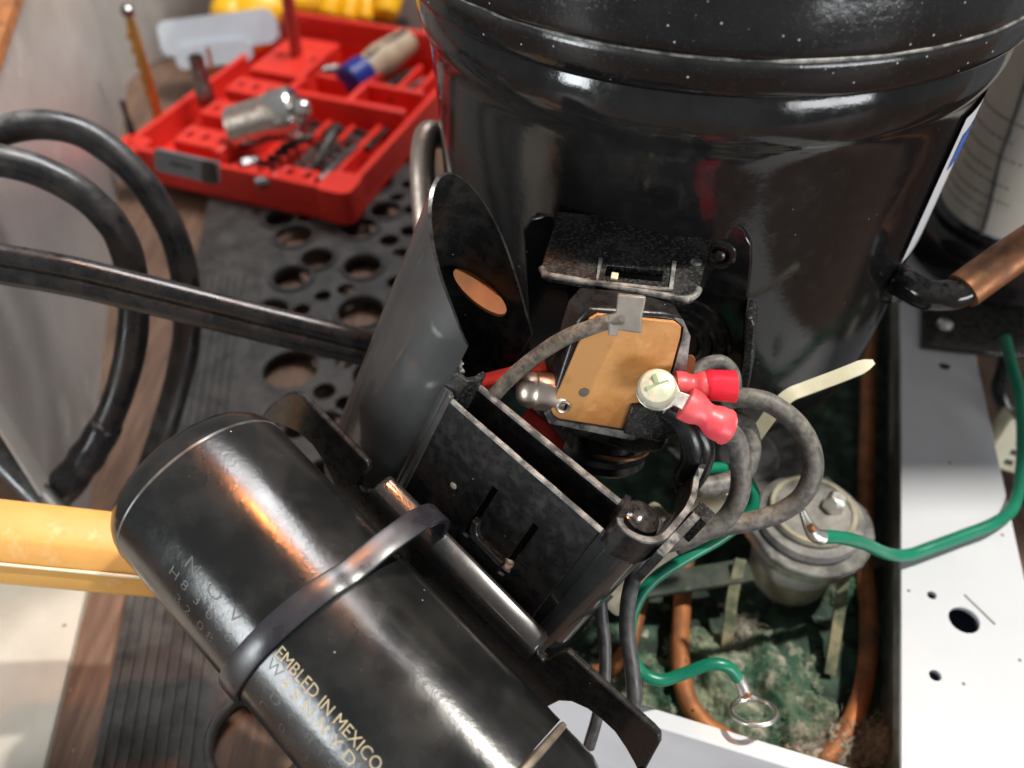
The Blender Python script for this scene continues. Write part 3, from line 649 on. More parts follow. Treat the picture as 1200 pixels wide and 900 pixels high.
# lower black body parts
b_ = MB(); c = rh(715, 505, -1.0); b_.lathe(RF(c[0], c[1] - .2, -1.1), cam_vec(.1, .9, -.4), [(.01, -.7), (.95, -.7), (1.05, -.6), (1.05, -.4), (.95, -.3), (.95, .2), (.9, .5)], 30); b_.build('overload_body', M_plas, rel)
b_ = MB(); b_.lathe(RF(c[0] + .15, c[1] - .25, -1.05), cam_vec(.1, .9, -.4), [(.96, -.12), (1.0, -.09), (1.0, -.03), (.96, .0)], 30, loop=True); tag(b_.build('copper_ring', M_copper, rel), 'thin copper ring under the housing')
tb2 = [rh(*p) for p in [(738, 470), (762, 468), (785, 486), (800, 480), (796, 500), (770, 512), (728, 502)]]
b_ = MB(); b_.prism(RF, tb2, .0, .22); tag(b_.build('terminal_block', M_plas_dusty, rel, bevel=.04), 'dusty block under the screw')
# metal nose on the left (terminal pin cap)
b_ = MB(); n0, n1 = P(660, 462, 19.35), P(606, 455, 19.2); ax = n1 - n0
b_.lathe(n0, ax, [(.42, 0), (.44, .1), (.44, .62), (.40, .68), (.42, .74), (.38, .92), (.25, 1.05), (.01, 1.1)], 24); b_.build('pin_cap', M_nickel, rel)
# copper coloured blade right of board
BF = Frame(P(803, 431, 19.2), cam_vec(1, -.08, 0), cam_vec(.1, 1, -.2))
b_ = MB(); b_.prism(BF, [(-.22, -.3), (.2, -.3), (.2, .22), (.14, .3), (-.2, .3)], -.05, .05); b_.build('blade', M_copper, rel, bevel=.02)
# grey clip
CL = Frame(P(737, 368, 17.55), cam_vec(.97, -.12, 0), cam_vec(.2, .9, -.3))
def cl(px, py): return CL.hit(px, py)
b_ = MB()
b_.prism(CL, [cl(*p) for p in [(724, 344), (757, 347), (752, 372), (752, 390), (737, 388), (724, 386), (724, 393), (712, 392), (713, 370), (722, 366)]], -.1, .1)
tag(b_.build('wire_clip', M_clip, rel, bevel=.04), 'grey translucent clip holding the braided lead')
# braided lead
b_ = MB(); b_.tube([P(730, 372, 17.6), P(700, 381, 17.75), P(660, 397, 18.0), P(625, 420, 18.5), P(598, 443, 18.9), P(578, 465, 19.3), P(565, 488, 20)], .165, 12, 8, wob=.06)
tag(b_.build('braided_lead', mat('braided_sleeve', (.06, .052, .042), .9, col2=(.20, .17, .13), nscale=380, namt=.9, bump=[(700, 1.0)]), rel, smooth=180), 'fuzzy braided lead')
# red spade boots under the relay on the left
def boot(pts, r, label, m=M_redark):
    b_ = MB(); path = catmull([P(*p) for p in pts], 5); sec = [(x * r, y * r * .62) for x, y in rrect(-1, 1, -1, 1, .55, 3)]
    b_.sweep(path, sec); return tag(b_.build('spade_boot', m, smooth=50), label, 'terminal')
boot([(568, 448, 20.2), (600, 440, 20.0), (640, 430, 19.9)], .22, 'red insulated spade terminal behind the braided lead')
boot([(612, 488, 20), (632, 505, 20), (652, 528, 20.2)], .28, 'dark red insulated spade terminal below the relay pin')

# screw, ring terminals and red crimps
SC = P(770, 456, 18.35); SZ = cam_vec(-.12, .28, -.95)
sc_t = thing('terminal_screw', SC, 'cream cross-head screw holding the ring terminals', 'screw')
b_ = MB(); b_.lathe(SC, SZ, [(.40, -.28), (.42, -.22), (.40, -.16), (.42, -.1), (.38, -.04), (.42, .02), (.42, .14), (.36, .25), (.22, .31), (.01, .32)], 28); hd = b_.build('head', M_screw, sc_t)
SFr = Frame(SC + SZ.normalized() * .315, cam_vec(.9, .3, 0), cam_vec(-.3, .9, 0))
for nm, (x, y) in (('drive_slot', (.25, .045)), ('drive_slot', (.045, .25))):
    b_ = MB(); b_.box(SFr, -x, x, -y, y, -.05, .004); tag(b_.build(nm, mat('green_grey_recess', (.25, .34, .2), .6), hd), None)
def crimp(name, ring_c, d0, path, r0, label, m):
    t = thing(name, P(*path[0]), label, 'terminal')
    b_ = MB(); RFm = Frame(ring_c, (P(*path[0]) - ring_c), SZ.cross(P(*path[0]) - ring_c))
    L_ = (P(*path[0]) - ring_c).length
    tongue = [(math.cos(math.radians(a_)) * .46, math.sin(math.radians(a_)) * .46) for a_ in range(40, 321, 20)] + [(L_ * .7, -.17), (L_ + .15, -.2), (L_ + .15, .2), (L_ * .7, .17)]
    b_.prism(RFm, tongue, d0, d0 + .06, [circ(0, 0, .2, 14)]); b_.build('ring_tongue', M_tin, t, bevel=.015)
    pth = catmull([P(*p) for p in path], 6); n = len(pth)
    sc_ = [r0 * (1 - .26 * math.exp(-((i / (n - 1) - .42) / .16) ** 2) + .05 * (i == n - 1)) for i in range(n)]
    b_ = MB(); b_.sweep(pth, [(math.cos(k / 16 * 6.283), math.sin(k / 16 * 6.283) * .88) for k in range(16)], scale=sc_); sl = b_.build('sleeve', m, t, smooth=50)
    return t
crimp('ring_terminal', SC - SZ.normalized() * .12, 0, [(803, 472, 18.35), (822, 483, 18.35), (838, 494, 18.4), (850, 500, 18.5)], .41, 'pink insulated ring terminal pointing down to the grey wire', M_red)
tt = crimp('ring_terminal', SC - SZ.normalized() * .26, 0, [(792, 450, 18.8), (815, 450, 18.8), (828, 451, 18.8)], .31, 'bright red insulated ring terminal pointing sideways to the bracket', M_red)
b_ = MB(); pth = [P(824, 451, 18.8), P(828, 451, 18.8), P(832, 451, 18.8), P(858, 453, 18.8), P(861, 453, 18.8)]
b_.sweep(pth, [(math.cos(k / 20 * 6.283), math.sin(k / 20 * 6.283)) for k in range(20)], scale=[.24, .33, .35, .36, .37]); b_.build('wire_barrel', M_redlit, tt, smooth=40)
# black leads under the crimps
for pts_, lab_ in (([(778, 474, 18.9), (796, 488, 19.0), (808, 510, 19.1), (812, 535, 19.4), (800, 560, 19.9)], 'black lead bending down directly below the cream screw'), ([(800, 490, 19.1), (818, 508, 19.2), (824, 530, 19.4), (816, 556, 19.8), (800, 575, 20.2)], 'black lead squeezed behind the pink terminal')):
    b_ = MB(); b_.tube([P(*p) for p in pts_], .27, 14, 8, wob=.12); tag(b_.build('black_lead', M_cable, smooth=180), lab_, 'wire')

# ================================================================== CAPACITOR + COVER (common frame: a along, b up, n towards viewer)
A0 = P(237, 548, 20.0); B0 = P(545, 885, 17.8)
AF = Frame(A0, B0 - A0, V((.379, .007, .926)))        # X = a, Y = b, Z = n
def ap_(a_, b_, n_): return AF(a_, b_, n_)
R0 = 2.21
KR = R0 / 2.3
def kp(pr): return [(r * KR, h) for r, h in pr]
A1 = P(226, 560, 20.0); B1 = P(530, 899, 17.45); CAF = Frame(A1, B1 - A1, AF.Y)
capo = thing('capacitor', ap_(5, -2.3, 0), 'black cylindrical start capacitor with gold lettering in the foreground', 'capacitor')
b_ = MB(); prof = [(.01, -.32), (1.5, -.30), (1.95, -.2), (2.18, 0.0), (2.275, .2), (2.3, .42), (2.3, 9.9)]
prof = [(.01, -.30), (1.4, -.29), (1.85, -.2), (2.08, -.06), (2.2, .1), (2.27, .28), (2.3, .5), (2.3, 3), (2.3, 6), (2.3, 9.75)]
b_.lathe(A1, CAF.X, kp(prof), 128, ref=CAF.Z); b_.build('case', M_bake, capo, smooth=60)
b_ = MB(); b_.lathe(A1, CAF.X, kp([(2.25, 9.78), (2.315, 9.82), (2.315, 9.9), (2.28, 9.94)]), 96, ref=CAF.Z, loop=True); tag(b_.build('seam_ring', M_seal, capo), 'worn seam ring at the lower end')
b_ = MB(); b_.lathe(A1, CAF.X, kp([(2.28, 9.9), (2.27, 10.7), (2.2, 10.9), (2.05, 11.0), (.01, 11.0)]), 96, ref=CAF.Z); b_.build('end_cap', M_bake, capo)
b_ = MB(); b_.lathe(A1, CAF.X, kp([(2.285, .47), (2.31, .5), (2.31, .53), (2.295, .56)]), 128, ref=CAF.Z, loop=True); b_.build('rim_line', M_rim, capo)
# lettering wrapped round the case
def lettering(parent, txt, a_start, ang, size, m, name='lettering', stretch=1.0, outline=0):
    cu = bpy.data.curves.new('t', 'FONT'); cu.body = txt; cu.size = 1; cu.resolution_u = 3
    if outline: cu.fill_mode = 'NONE'; cu.bevel_depth = outline; cu.bevel_resolution = 0
    else: cu.offset = -.004
    to = bpy.data.objects.new('t', cu); COL.objects.link(to)
    dg = bpy.context.evaluated_depsgraph_get(); me = bpy.data.meshes.new_from_object(to.evaluated_get(dg))
    bm = bmesh.new(); bm.from_mesh(me); bmesh.ops.triangulate(bm, faces=bm.faces)
    bmesh.ops.subdivide_edges(bm, edges=[e for e in bm.edges if e.calc_length() > .15], cuts=2); bmesh.ops.triangulate(bm, faces=bm.faces)
    vs = []
    for v in bm.verts:
        aa = a_start + v.co.x * size * stretch; th = math.radians(ang) + (v.co.y * size) / R0
        r = R0 + .004 + (max(0, v.co.z) * size * .3 if outline else 0)
        vs.append(CAF(aa, r * math.sin(th), r * math.cos(th)))
    bm.verts.index_update(); fs = [[v.index for v in f.verts] for f in bm.faces]; bm.free()
    COL.objects.unlink(to); bpy.data.objects.remove(to); bpy.data.meshes.remove(me)
    b_ = MB(); b_.add(vs, fs); return b_.build(name, m, parent, fix=False)
lettering(capo, 'EMBLED IN MEXICO', 5.0, 34, .37, M_ink, stretch=.90)
lettering(capo, '4 3 N N Y D', 5.45, 25, .38, M_ink, stretch=1.05)
lettering(capo, 'W', 5.02, 26, .36, M_inkfaint)
lettering(capo, 'M D  C  8 3 5 Y', 5.0, 14, .37, M_inkfaint, stretch=1.1)
lettering(capo, 'C   0 8  3  5', 5.3, 3, .36, M_inkfaint, stretch=1.1)
lettering(capo, 'N  O  V', 2.3, 28, .42, M_inkfaint, stretch=1.25)
lettering(capo, 'H 8  3  0 0 6', 2.1, 17, .34, M_inkfaint, stretch=1.15)
lettering(capo, '3 2  0 8', 2.5, 6, .34, M_inkfaint, stretch=1.2)

# zip tie
zt = thing('zip_tie', ap_(4.6, -2.4, 0), 'dark nylon zip tie strapped around the capacitor', 'zip tie')
loop = []
for t in range(-150, 91, 12):
    th = math.radians(t); loop.append((R0 + .07) * V((math.cos(th), math.sin(th), 0)))
loop += [V((-.75, 2.50, 0)), V((-1.6, 2.58, 0)), V((-2.3, 2.42, 0)), V((-2.75, 2.05, 0)), V((-2.93, 1.6, 0)), V((-2.95, 1.0, 0)), V((-2.95, 0, 0))]
path = catmull([CAF(4.50 + (.36 * min(1, max(0, (i - 11) / 9))), p.y, p.x) for i, p in enumerate(loop)], 4)
ups = []
for i in range(len(path)):
    t = (path[min(i + 1, len(path) - 1)] - path[max(0, i - 1)]).normalized(); ups.append(CAF.X.cross(t) * -1)
b_ = MB(); sec = [(-.27, -.05), (-.23, -.065), (.23, -.065), (.27, -.05), (.27, .05), (.23, .075), (-.23, .075), (-.27, .05)]
b_.sweep(path, sec, ups=ups); b_.build('strap', M_tie, zt, smooth=30)
b_ = MB(); f2 = Frame(CAF(4.45, -1.95, -1.55), CAF.X, V(CAF(0, -1.55, 1.95) - A1))
b_.box(f2, -.4, .4, -.35, .35, -.1, .45); b_.build('lock_head', M_tie, zt, bevel=.05)

# capacitor clip plate (behind the capacitor)
def af(px, py, n_): return AF.hit(px, py, n_)
clipt = thing('capacitor_clip', ap_(5, -1, -2.5), 'black clip plate with curved end cutouts behind the capacitor', 'clip')
NC = -2.42
top = [(310, 482), (333, 462), (345, 460), (353, 463), (390, 500), (424, 535), (431, 543), (431, 552), (422, 562), (420, 570), (426, 576), (436, 575)]
right = [(629, 757), (630, 768), (636, 776), (646, 771), (655, 765), (664, 763), (700, 796), (764, 853), (772, 862), (772, 872), (762, 890)]
lowr = [(748, 905), (742, 893), (733, 877), (720, 858), (704, 843), (688, 831), (670, 823), (655, 822)]
lowl = [(392, 572), (386, 556), (378, 540), (366, 522), (350, 508), (338, 502), (325, 498)]
o1 = [af(*p, NC) for p in top] + [af(*p, NC) for p in right]
o2 = [af(*p, NC) for p in lowr]; o3 = [af(*p, NC) for p in lowl]
out = o1 + [(12.1, -.6), (11.9, -.9)] + o2 + [(9.3, -.9), (2.2, -.9)] + o3 + [(-.75, -.6)]
b_ = MB(); b_.prism(AF, out, NC - .17, NC); b_.build('plate', M_plas, clipt, bevel=.045)
# bar lip
bar = [(-2.78, .6), (-2.78, 1.26), (-2.74, 1.30), (-2.66, 1.29), (-2.42, 1.20), (-2.33, 1.14), (-2.28, 1.04), (-2.27, .80), (-2.28, .62)]
b_ = MB(); aL, aR = 3.12, 8.42; cap_pts = []
vs = []; sl = [(aL, .0), (aL + .06, .07), (aL + .16, .09), (aR - .16, .09), (aR - .06, .07), (aR, 0)]
for (aa, g) in sl:
    for (n_, bb) in bar: vs.append(ap_(aa, bb + (g - .09 if bb > .85 else 0), n_))
m = len(bar); fs = [(i * m + j, i * m + (j + 1) % m, (i + 1) * m + (j + 1) % m, (i + 1) * m + j) for i in range(len(sl) - 1) for j in range(m)] + [tuple(range(m)), tuple((len(sl) - 1) * m + j for j in range(m))[::-1]]
b_.add(vs, fs); tag(b_.build('rounded_lip', M_plas_gloss, clipt, smooth=60), 'smooth grey-lit rounded lip along the clip')

# cover: shroud tube, channel panel, corner post
cov = thing('terminal_cover', ap_(5, 0, -4), 'black plastic terminal cover with half-tube shroud and slotted panel', 'cover')
# orange disc seen in the shroud
DF = Frame(ap_(2.12, 5.5, -4.95), AF.X, -AF.Z + AF.Y * .15)
b_ = MB(); b_.prism(DF, circ(0, 0, .80, 30, .34), -.05, .03); tag(b_.build('plug', M_orange, cov), 'orange brown oval seen inside the shroud')
# panel with two slots
def pnl(a_): return 4.14 + .065 * (a_ - 3.5)
N1 = -3.10
pout = [(3.42, -1.2), (8.2, -1.2), (7.82, 1.0), (7.80, 1.96), (7.78, pnl(7.78)), (3.50, pnl(3.5))]
slot1 = [(5.34, 1.2), (5.50, 1.2), (5.50, 3.15), (5.34, 3.15)]; slot2 = [(6.56, 1.1), (6.72, 1.1), (6.72, 3.20), (6.56, 3.20)]
b_ = MB(); b_.prism(AF, pout, N1 - .12, N1, [slot1, slot2]); pan = b_.build('slotted_panel', M_plas, cov, bevel=.025)
b_ = MB(); e_ = [ap_(x, pnl(x) + .0 + .012 * mnoise.noise(V((x * 6, 0, 0))), N1 - .06) for x in [3.4 + k * .2 for k in range(23)]]
b_.sweep(e_, [(-.062, -.02), (.062, -.02), (.05, .03), (-.05, .03)], ups=AF.Y); tag(b_.build('worn_edge', M_edge, pan), 'light worn top edge')
# hook tab on the panel
hk = [(5.40, 2.02), (5.56, 2.02), (5.63, 1.80), (5.75, 1.68), (6.55, 1.68), (6.55, 1.52), (5.62, 1.52), (5.48, 1.66)]
b_ = MB(); b_.prism(AF, hk, N1 - .02, N1 + .17); b_.build('hook_tab', M_plas_gloss, cov, bevel=.03)
b_ = MB(); b_.blob(ap_(6.66, 1.62, N1 + .05), .13, .16, .15, 2, .9, 2); b_.build('broken_tab', M_edge, cov)
c = (4.55, 2.22); b_ = MB(); b_.lathe(ap_(c[0], c[1], N1), AF.Z, [(.09, -.02), (.09, .01), (.05, .02), (.01, .02)], 12); tag(b_.build('mould_mark', M_screw, cov), 'small pale round mark')
# wall helper : ribbon in (a,n), extruded along b
def wall(name, path, th, b0, b1, m, bev=.03, label=None, steps=4):
    pth = [V((x, y, 0)) for x, y in path]; n = len(pth); L_, R_ = [], []
    for i in range(n):
        t = (pth[min(i + 1, n - 1)] - pth[max(i - 1, 0)]).normalized(); k = V((-t.y, t.x, 0)) * th * .5
        L_.append(pth[i] + k); R_.append(pth[i] - k)
    vs = []
    for i in range(n):
        bl = b0(pth[i].x) if callable(b0) else b0; bt = b1(pth[i].x) if callable(b1) else b1
        vs += [ap_(L_[i].x, bl, L_[i].y), ap_(L_[i].x, bt, L_[i].y), ap_(R_[i].x, bt, R_[i].y), ap_(R_[i].x, bl, R_[i].y)]
    fs = []
    for i in range(n - 1):
        for j in range(4): fs.append((i * 4 + j, i * 4 + (j + 1) % 4, i * 4 + 4 + (j + 1) % 4, i * 4 + 4 + j))
    fs += [(0, 3, 2, 1), tuple((n - 1) * 4 + k for k in (0, 1, 2, 3))]
    b_ = MB(); b_.add(vs, fs); o = b_.build(name, m, cov, bevel=bev); return tag(o, label)
def arc2(cx, cy, r, t0, t1, n=8): return [(cx + r * math.cos(math.radians(t0 + (t1 - t0) * k / n)), cy + r * math.sin(math.radians(t0 + (t1 - t0) * k / n))) for k in range(n + 1)]
# back wall of the channel, running on into the end post and right wall
def btop(x): return 4.24 + .085 * (x - 3.6)
N2 = -3.95
backpath = [(3.30, N2), (4.5, N2), (6, N2), (7.75, N2)]
wall('channel_wall', backpath, .14, 0.2, btop, M_plas)
b_ = MB(); e_ = [ap_(x, btop(x) + .015 + .012 * mnoise.noise(V((x * 6, 3, 0))), N2) for x in [3.5 + k * .2 for k in range(22)]]
b_.sweep(e_, [(-.085, -.02), (.085, -.02), (.07, .03), (-.07, .03)], ups=AF.Y); tag(b_.build('worn_edge', M_edge, cov), 'light worn edge of the channel')
wall('web', [(3.52, N1 - .12), (3.50, N2 + .05)], .1, 0.2, 4.16, M_plas)
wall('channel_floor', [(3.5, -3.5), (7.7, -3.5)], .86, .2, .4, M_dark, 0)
# shroud: U-shaped wall along b with an oblique cut
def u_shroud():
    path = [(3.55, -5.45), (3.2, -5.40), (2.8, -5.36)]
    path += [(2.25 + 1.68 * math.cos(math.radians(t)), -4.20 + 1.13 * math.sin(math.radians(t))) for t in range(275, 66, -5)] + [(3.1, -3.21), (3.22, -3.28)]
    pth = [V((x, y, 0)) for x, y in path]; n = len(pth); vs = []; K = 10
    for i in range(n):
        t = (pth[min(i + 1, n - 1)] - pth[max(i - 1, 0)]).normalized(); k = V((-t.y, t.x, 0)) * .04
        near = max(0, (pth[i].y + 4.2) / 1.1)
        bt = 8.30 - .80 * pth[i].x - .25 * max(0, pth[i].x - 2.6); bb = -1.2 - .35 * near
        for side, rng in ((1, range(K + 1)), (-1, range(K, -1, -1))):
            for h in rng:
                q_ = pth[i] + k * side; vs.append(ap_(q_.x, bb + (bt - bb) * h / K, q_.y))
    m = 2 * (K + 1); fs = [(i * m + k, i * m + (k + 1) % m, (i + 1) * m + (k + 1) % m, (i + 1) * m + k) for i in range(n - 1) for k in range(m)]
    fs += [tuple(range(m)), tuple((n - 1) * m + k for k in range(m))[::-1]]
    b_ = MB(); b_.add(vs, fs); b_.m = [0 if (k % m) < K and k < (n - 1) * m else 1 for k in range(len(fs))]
    b_.build('shroud', [M_shroud, M_plas], cov, smooth=50)  # lighter outer grey paints its sheen, blacker inner faces paint the mouth's shade
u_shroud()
# collar where shroud meets panel
wall('shroud_step', [(3.12, -3.30), (3.24, -3.22), (3.34, -3.22), (3.44, -3.12), (3.52, -3.12)], .14, -1.0, lambda x: 4.3, M_shroud)
wall('shroud_step', [(3.05, -3.30), (3.25, -3.30), (3.50, -3.35), (3.6, -3.6), (3.58, -3.9)], .14, 3.2, lambda x: 4.75, M_plas_dusty)
b_ = MB()
for k, (aa, bb, nn, r) in enumerate([(2.98, 5.05, -3.35, .12), (3.03, 4.9, -3.42, .14), (3.1, 4.74, -3.5, .12), (3.2, 4.6, -3.55, .1), (3.0, 5.14, -3.36, .08)]): b_.blob(ap_(aa, bb, nn), r, r, r, 2, .7, 2, 0, 0, k * 9)
tag(b_.build('broken_edge', M_edge, cov, smooth=180), 'ragged pale broken edge at the shroud')
# end post: rounded corner from panel to right wall
post = [(7.75, N1 - .15)] + [(7.95, N1 - .13), (8.15, N1 - .1)] + arc2(8.05, N1 - .75, .66, 90, 0, 8) + [(8.70, -4.3), (8.68, -5.0), (8.6, -5.9)]
post_wall = wall('end_post', post, .14, lambda x: -.2, 4.36, M_plas_gloss, .03)
collar = [(7.7, N2 + .02), (7.85, N1 - .55)] + [(7.92, N1 - .12)] + [(8.0, N1 - .03)] + arc2(8.05, N1 - .72, .74, 80, 0, 8) + [(8.78, -4.3), (8.76, -4.8), (8.66, -5.3), (8.45, -5.8), (8.32, -6.4)]
wall('collar', collar, .15, 4.2, 4.95, M_plas, .03)
wall('worn_edge', collar[2:], .13, 4.94, 4.98, M_edge, 0, 'light worn rim of the collar')
# hook strip on the outside of the right wall
wall('latch_hook', [(8.96, -3.45), (8.98, -5.35)], .20, 3.75, 4.78, M_plas, .03)
wall('worn_edge', [(8.96, -3.45), (8.98, -5.35)], .18, 4.775, 4.80, M_edge, 0, 'worn top of the latch hook')
b_ = MB(); HB = Frame(ap_(9.0, 4.3, -5.25), AF.X, AF.Y)
b_.prism(HB, rrect(-.15, .25, -.25, .5, .04), -.3, .15); b_.build('latch_tip', M_plas_dusty, cov, bevel=.03)
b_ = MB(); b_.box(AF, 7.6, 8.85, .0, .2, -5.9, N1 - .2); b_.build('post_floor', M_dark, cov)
# dark glossy bead inside the corner
b_ = MB(); b_.lathe(ap_(8.15, 3.9, -4.6), AF.Y, [(.5, -1.2), (.5, 0), (.42, .25), (.2, .38), (.01, .4)], 24); b_.build('boss', M_paint, cov)

# ================================================================== WIRES
def wire(name, pts, r, m, label, cat='wire', group=None, seg=12, wob=.03):
    b_ = MB(); b_.tube([P(*p) for p in pts], r, seg, 8, wob=wob)
    return tag(b_.build(name, m, smooth=180), label, cat, group)
wire('grey_wire', [(846, 500, 18.6), (862, 515, 18.9), (868, 545, 19.1), (866, 580, 19.3), (850, 608, 19.5), (822, 624, 19.6), (790, 634, 19.7), (765, 642, 19.9)], .235, M_wire_g, 'dusty grey wire dropping from the pink terminal')
wire('grey_wire', [(845, 470, 20.6), (872, 466, 20.4), (905, 474, 20.3), (938, 502, 20.3), (953, 540, 20.4), (944, 576, 20.6), (915, 600, 20.9), (875, 612, 21.0), (835, 620, 21.1), (790, 640, 21.3)], .25, M_wire_g, 'thick grey wire in the widest loop beside the grommet')
wire('grey_wire', [(858, 492, 20.9), (874, 500, 20.8), (880, 525, 20.8), (872, 552, 20.8), (850, 566, 20.6), (820, 571, 20.4), (795, 570, 20.4)], .25, M_wire_g, 'grey wire in the small loop behind the pink terminal')
wire('grey_wire', [(812, 440, 20.2), (825, 428, 20.2), (845, 424, 20.2), (858, 436, 20.3), (861, 455, 20.4), (858, 470, 20.6)], .17, M_wire_g, 'thin grey wire arched above the bright red terminal')
wire('dark_wire', [(770, 610, 19.2), (758, 632, 19.0), (747, 662, 19.2), (737, 700, 19.5), (735, 740, 19.8), (741, 785, 20), (743, 825, 20.2), (733, 860, 20.6)], .19, M_wire_d, 'dark grey wire hanging from the cover corner beside the green wire')
wire('dark_wire', [(704, 690, 19.6), (705, 720, 19.8), (709, 755, 20), (708, 800, 20.2), (700, 840, 20.4), (690, 875, 20.7)], .15, M_wire_d, 'thin grey wire hanging behind the clip plate')
gw = thing('ground_wire', P(868, 797, 22.5), 'long green ground wire with a loose bare ring end in the tray', 'wire')
b_ = MB(); b_.tube([P(*p) for p in [(800, 556, 20.6), (822, 550, 20.9), (850, 550, 21.2), (874, 562, 21.4), (884, 585, 21.4), (874, 606, 21.4), (845, 630, 21.4), (805, 653, 21.3), (765, 680, 21.3), (744, 712, 21.4), (738, 750, 21.6), (748, 783, 21.8), (772, 797, 21.8), (800, 790, 21.8), (830, 779, 21.7), (852, 781, 21.7), (866, 796, 21.9)]], .16, 12, 8)
b_.build('insulation', M_green, gw, smooth=180)
b_ = MB(); b_.tube([P(864, 792, 21.9), P(869, 801, 21.9), P(873, 812, 21.9)], .17, 12, 6); b_.build('crimp', M_tin, gw)
b_ = MB(); b_.tube([P(871, 806, 21.85), P(875, 816, 21.85)], [.1, .15], 9, 4); tag(b_.build('strands', M_copper, gw), 'bare copper strand ends')
rc = P(883, 834, 22.0); RR = Frame(rc, cam_vec(1, .08, 0), cam_vec(0, .15, .99))
b_ = MB(); b_.tube([RR(.55 * math.cos(t / 16 * 6.283), .62 * math.sin(t / 16 * 6.283)) for t in range(16)], .075, 8, 3, closed=True)
b_.build('ring_end', M_tin, gw, smooth=180)
for sgn in (-1, 1):
    b_ = MB(); b_.tube([P(873, 812, 21.9) , P(876 + sgn * 9, 818, 21.95), RR(sgn * .42, .38)], .06, 8, 4); b_.build('ring_prong', M_tin, gw)
gw2 = thing('ground_wire', P(955, 628, 22.6), 'green ground wire running from the grommet across the white rail', 'wire')
b_ = MB(); b_.tube([P(*p) for p in [(960, 629, 22.4), (985, 630, 22.9), (1012, 637, 23.8), (1040, 649, 24.9), (1065, 650, 25.35), (1095, 640, 25.6), (1130, 627, 25.9), (1165, 613, 26.2), (1187, 595, 26.8), (1196, 560, 27.6), (1198, 510, 28.6), (1194, 460, 29.6), (1185, 425, 30.3), (1178, 395, 31)]], .185, 12, 8, wob=.05); b_.build('insulation', M_green, gw2, smooth=180)
b_ = MB(); b_.tube([P(940, 598, 22.2), P(946, 612, 22.2), P(954, 626, 22.3), P(964, 630, 22.4)], [.09, .14, .2, .2], 12, 5); b_.build('crimp', M_tin, gw2)
b_ = MB(); b_.tube([P(949, 616, 22.0), P(953, 622, 22.05)], .1, 8, 3); tag(b_.build('strands', M_copper, gw2), 'copper strands in the crimp')
# nylon tie tail
b_ = MB(); pth = catmull([P(*p) for p in [(880, 518, 21.6), (893, 500, 21.4), (908, 480, 21.2), (924, 464, 21.1), (945, 455, 21.1), (985, 440, 21.0), (1024, 424, 20.9)]], 5)
b_.sweep(pth, [(-.17, -.05), (.17, -.05), (.17, .05), (-.17, .05)], ups=cam_vec(-.2, .3, -1), scale=[1] * (len(pth) - 2) + [.8, .35])
tag(b_.build('tie_tail', M_zipw, smooth=40), 'cream nylon cable tie tail pointing across the compressor base', 'cable tie')
# cream blocks glimpsed behind the cover
b_ = MB(); KF = Frame(P(830, 590, 22.3), cam_vec(.9, -.35, 0), cam_vec(.3, .8, -.5))
b_.box(KF, -.7, .6, -.35, .35, -.5, .2); b_.box(KF, .6, 1.05, -.22, .22, -.4, .1); tag(b_.build('wire_connector', M_zipw, bevel=.08), 'cream plastic wire connector behind the grey wires', 'connector')
b_ = MB(); KF = Frame(P(765, 668, 22.6), cam_vec(.75, .65, 0), cam_vec(-.5, .6, -.5))
b_.box(KF, -1.6, 1.3, -.7, .6, -1.4, -.1); tag(b_.build('rubber_pad', M_cream, bevel=.15), 'stained cream rubber pad below the cover corner', 'pad')
# cross strip behind the green wire
b_ = MB(); p0, p1 = onz(740, 690, 1.6), onz(880, 668, 2.0)
b_.sweep([p0, p1], [(-.4, -.1), (.4, -.1), (.4, .1), (-.4, .1)], ups=V((0, 0, 1))); tag(b_.build('cross_strip', M_strut2, ap, bevel=.04), 'dusty cross strip in the tray')

# ================================================================== RIGHT SIDE
# fan motor standing at the right edge
mx, my = 20.4, 29.4
mo = thing('motor', (mx, my, 3), 'black upright motor with white printed label at the right edge', 'motor')
b_ = MB(); b_.lathe((mx, my, 3), (0, 0, 1), [(3.0, .2), (3.5, .4), (3.6, 1.2), (3.5, 1.9), (3.3, 2.2), (3.2, 2.25), (3.2, 2.6), (3.0, 2.8)], 64); b_.build('base', M_paint, mo)
b_ = MB(); b_.lathe((mx, my, 3), (0, 0, 1), [(2.95, 2.7), (2.95, 15.5), (2.7, 16.2), (.01, 16.4)], 64); b_.build('body', M_palegrey, mo)
lab = mat('printed_label', (.70, .66, .57), .5, col2=(.60, .55, .46), nscale=60, namt=.6)
b_ = MB(); b_.lathe((mx, my, 3), (0, 0, 1), [(2.975, 2.9), (2.975, 14.6)], 40, math.radians(150), math.radians(330)); lb = b_.build('label', lab, mo, fix=False)
inkm = mat('label_ink', (.30, .29, .27), .6)
rows = [(3.4, 165, 222), (3.8, 170, 215), (4.2, 165, 230), (4.8, 180, 225), (5.2, 168, 210), (5.8, 170, 228), (6.4, 175, 215)]
for (h, t0, t1) in rows:
    b_ = MB(); t = t0
    while t < t1:
        w = random.uniform(1.5, 5); b_.lathe((mx, my, 3), (0, 0, 1), [(2.985, h), (2.985, h + .09)], 3, math.radians(t), math.radians(min(t + w, t1))); t += w + random.uniform(.8, 2)
    b_.build('print_row', inkm, lb, fix=False)
b_ = MB(); b_.lathe((mx, my, 3), (0, 0, 1), [(2.985, 7.1), (2.985, 7.18)], 20, math.radians(165), math.radians(260)); b_.build('print_rule', inkm, lb, fix=False)
b_ = MB(); wp = [V((mx + 3.05 * math.cos(math.radians(t)), my + 3.05 * math.sin(math.radians(t)), z)) for t, z in ((205, 12), (209, 10.4), (212, 8.8), (218, 7.2), (222, 5.8))]
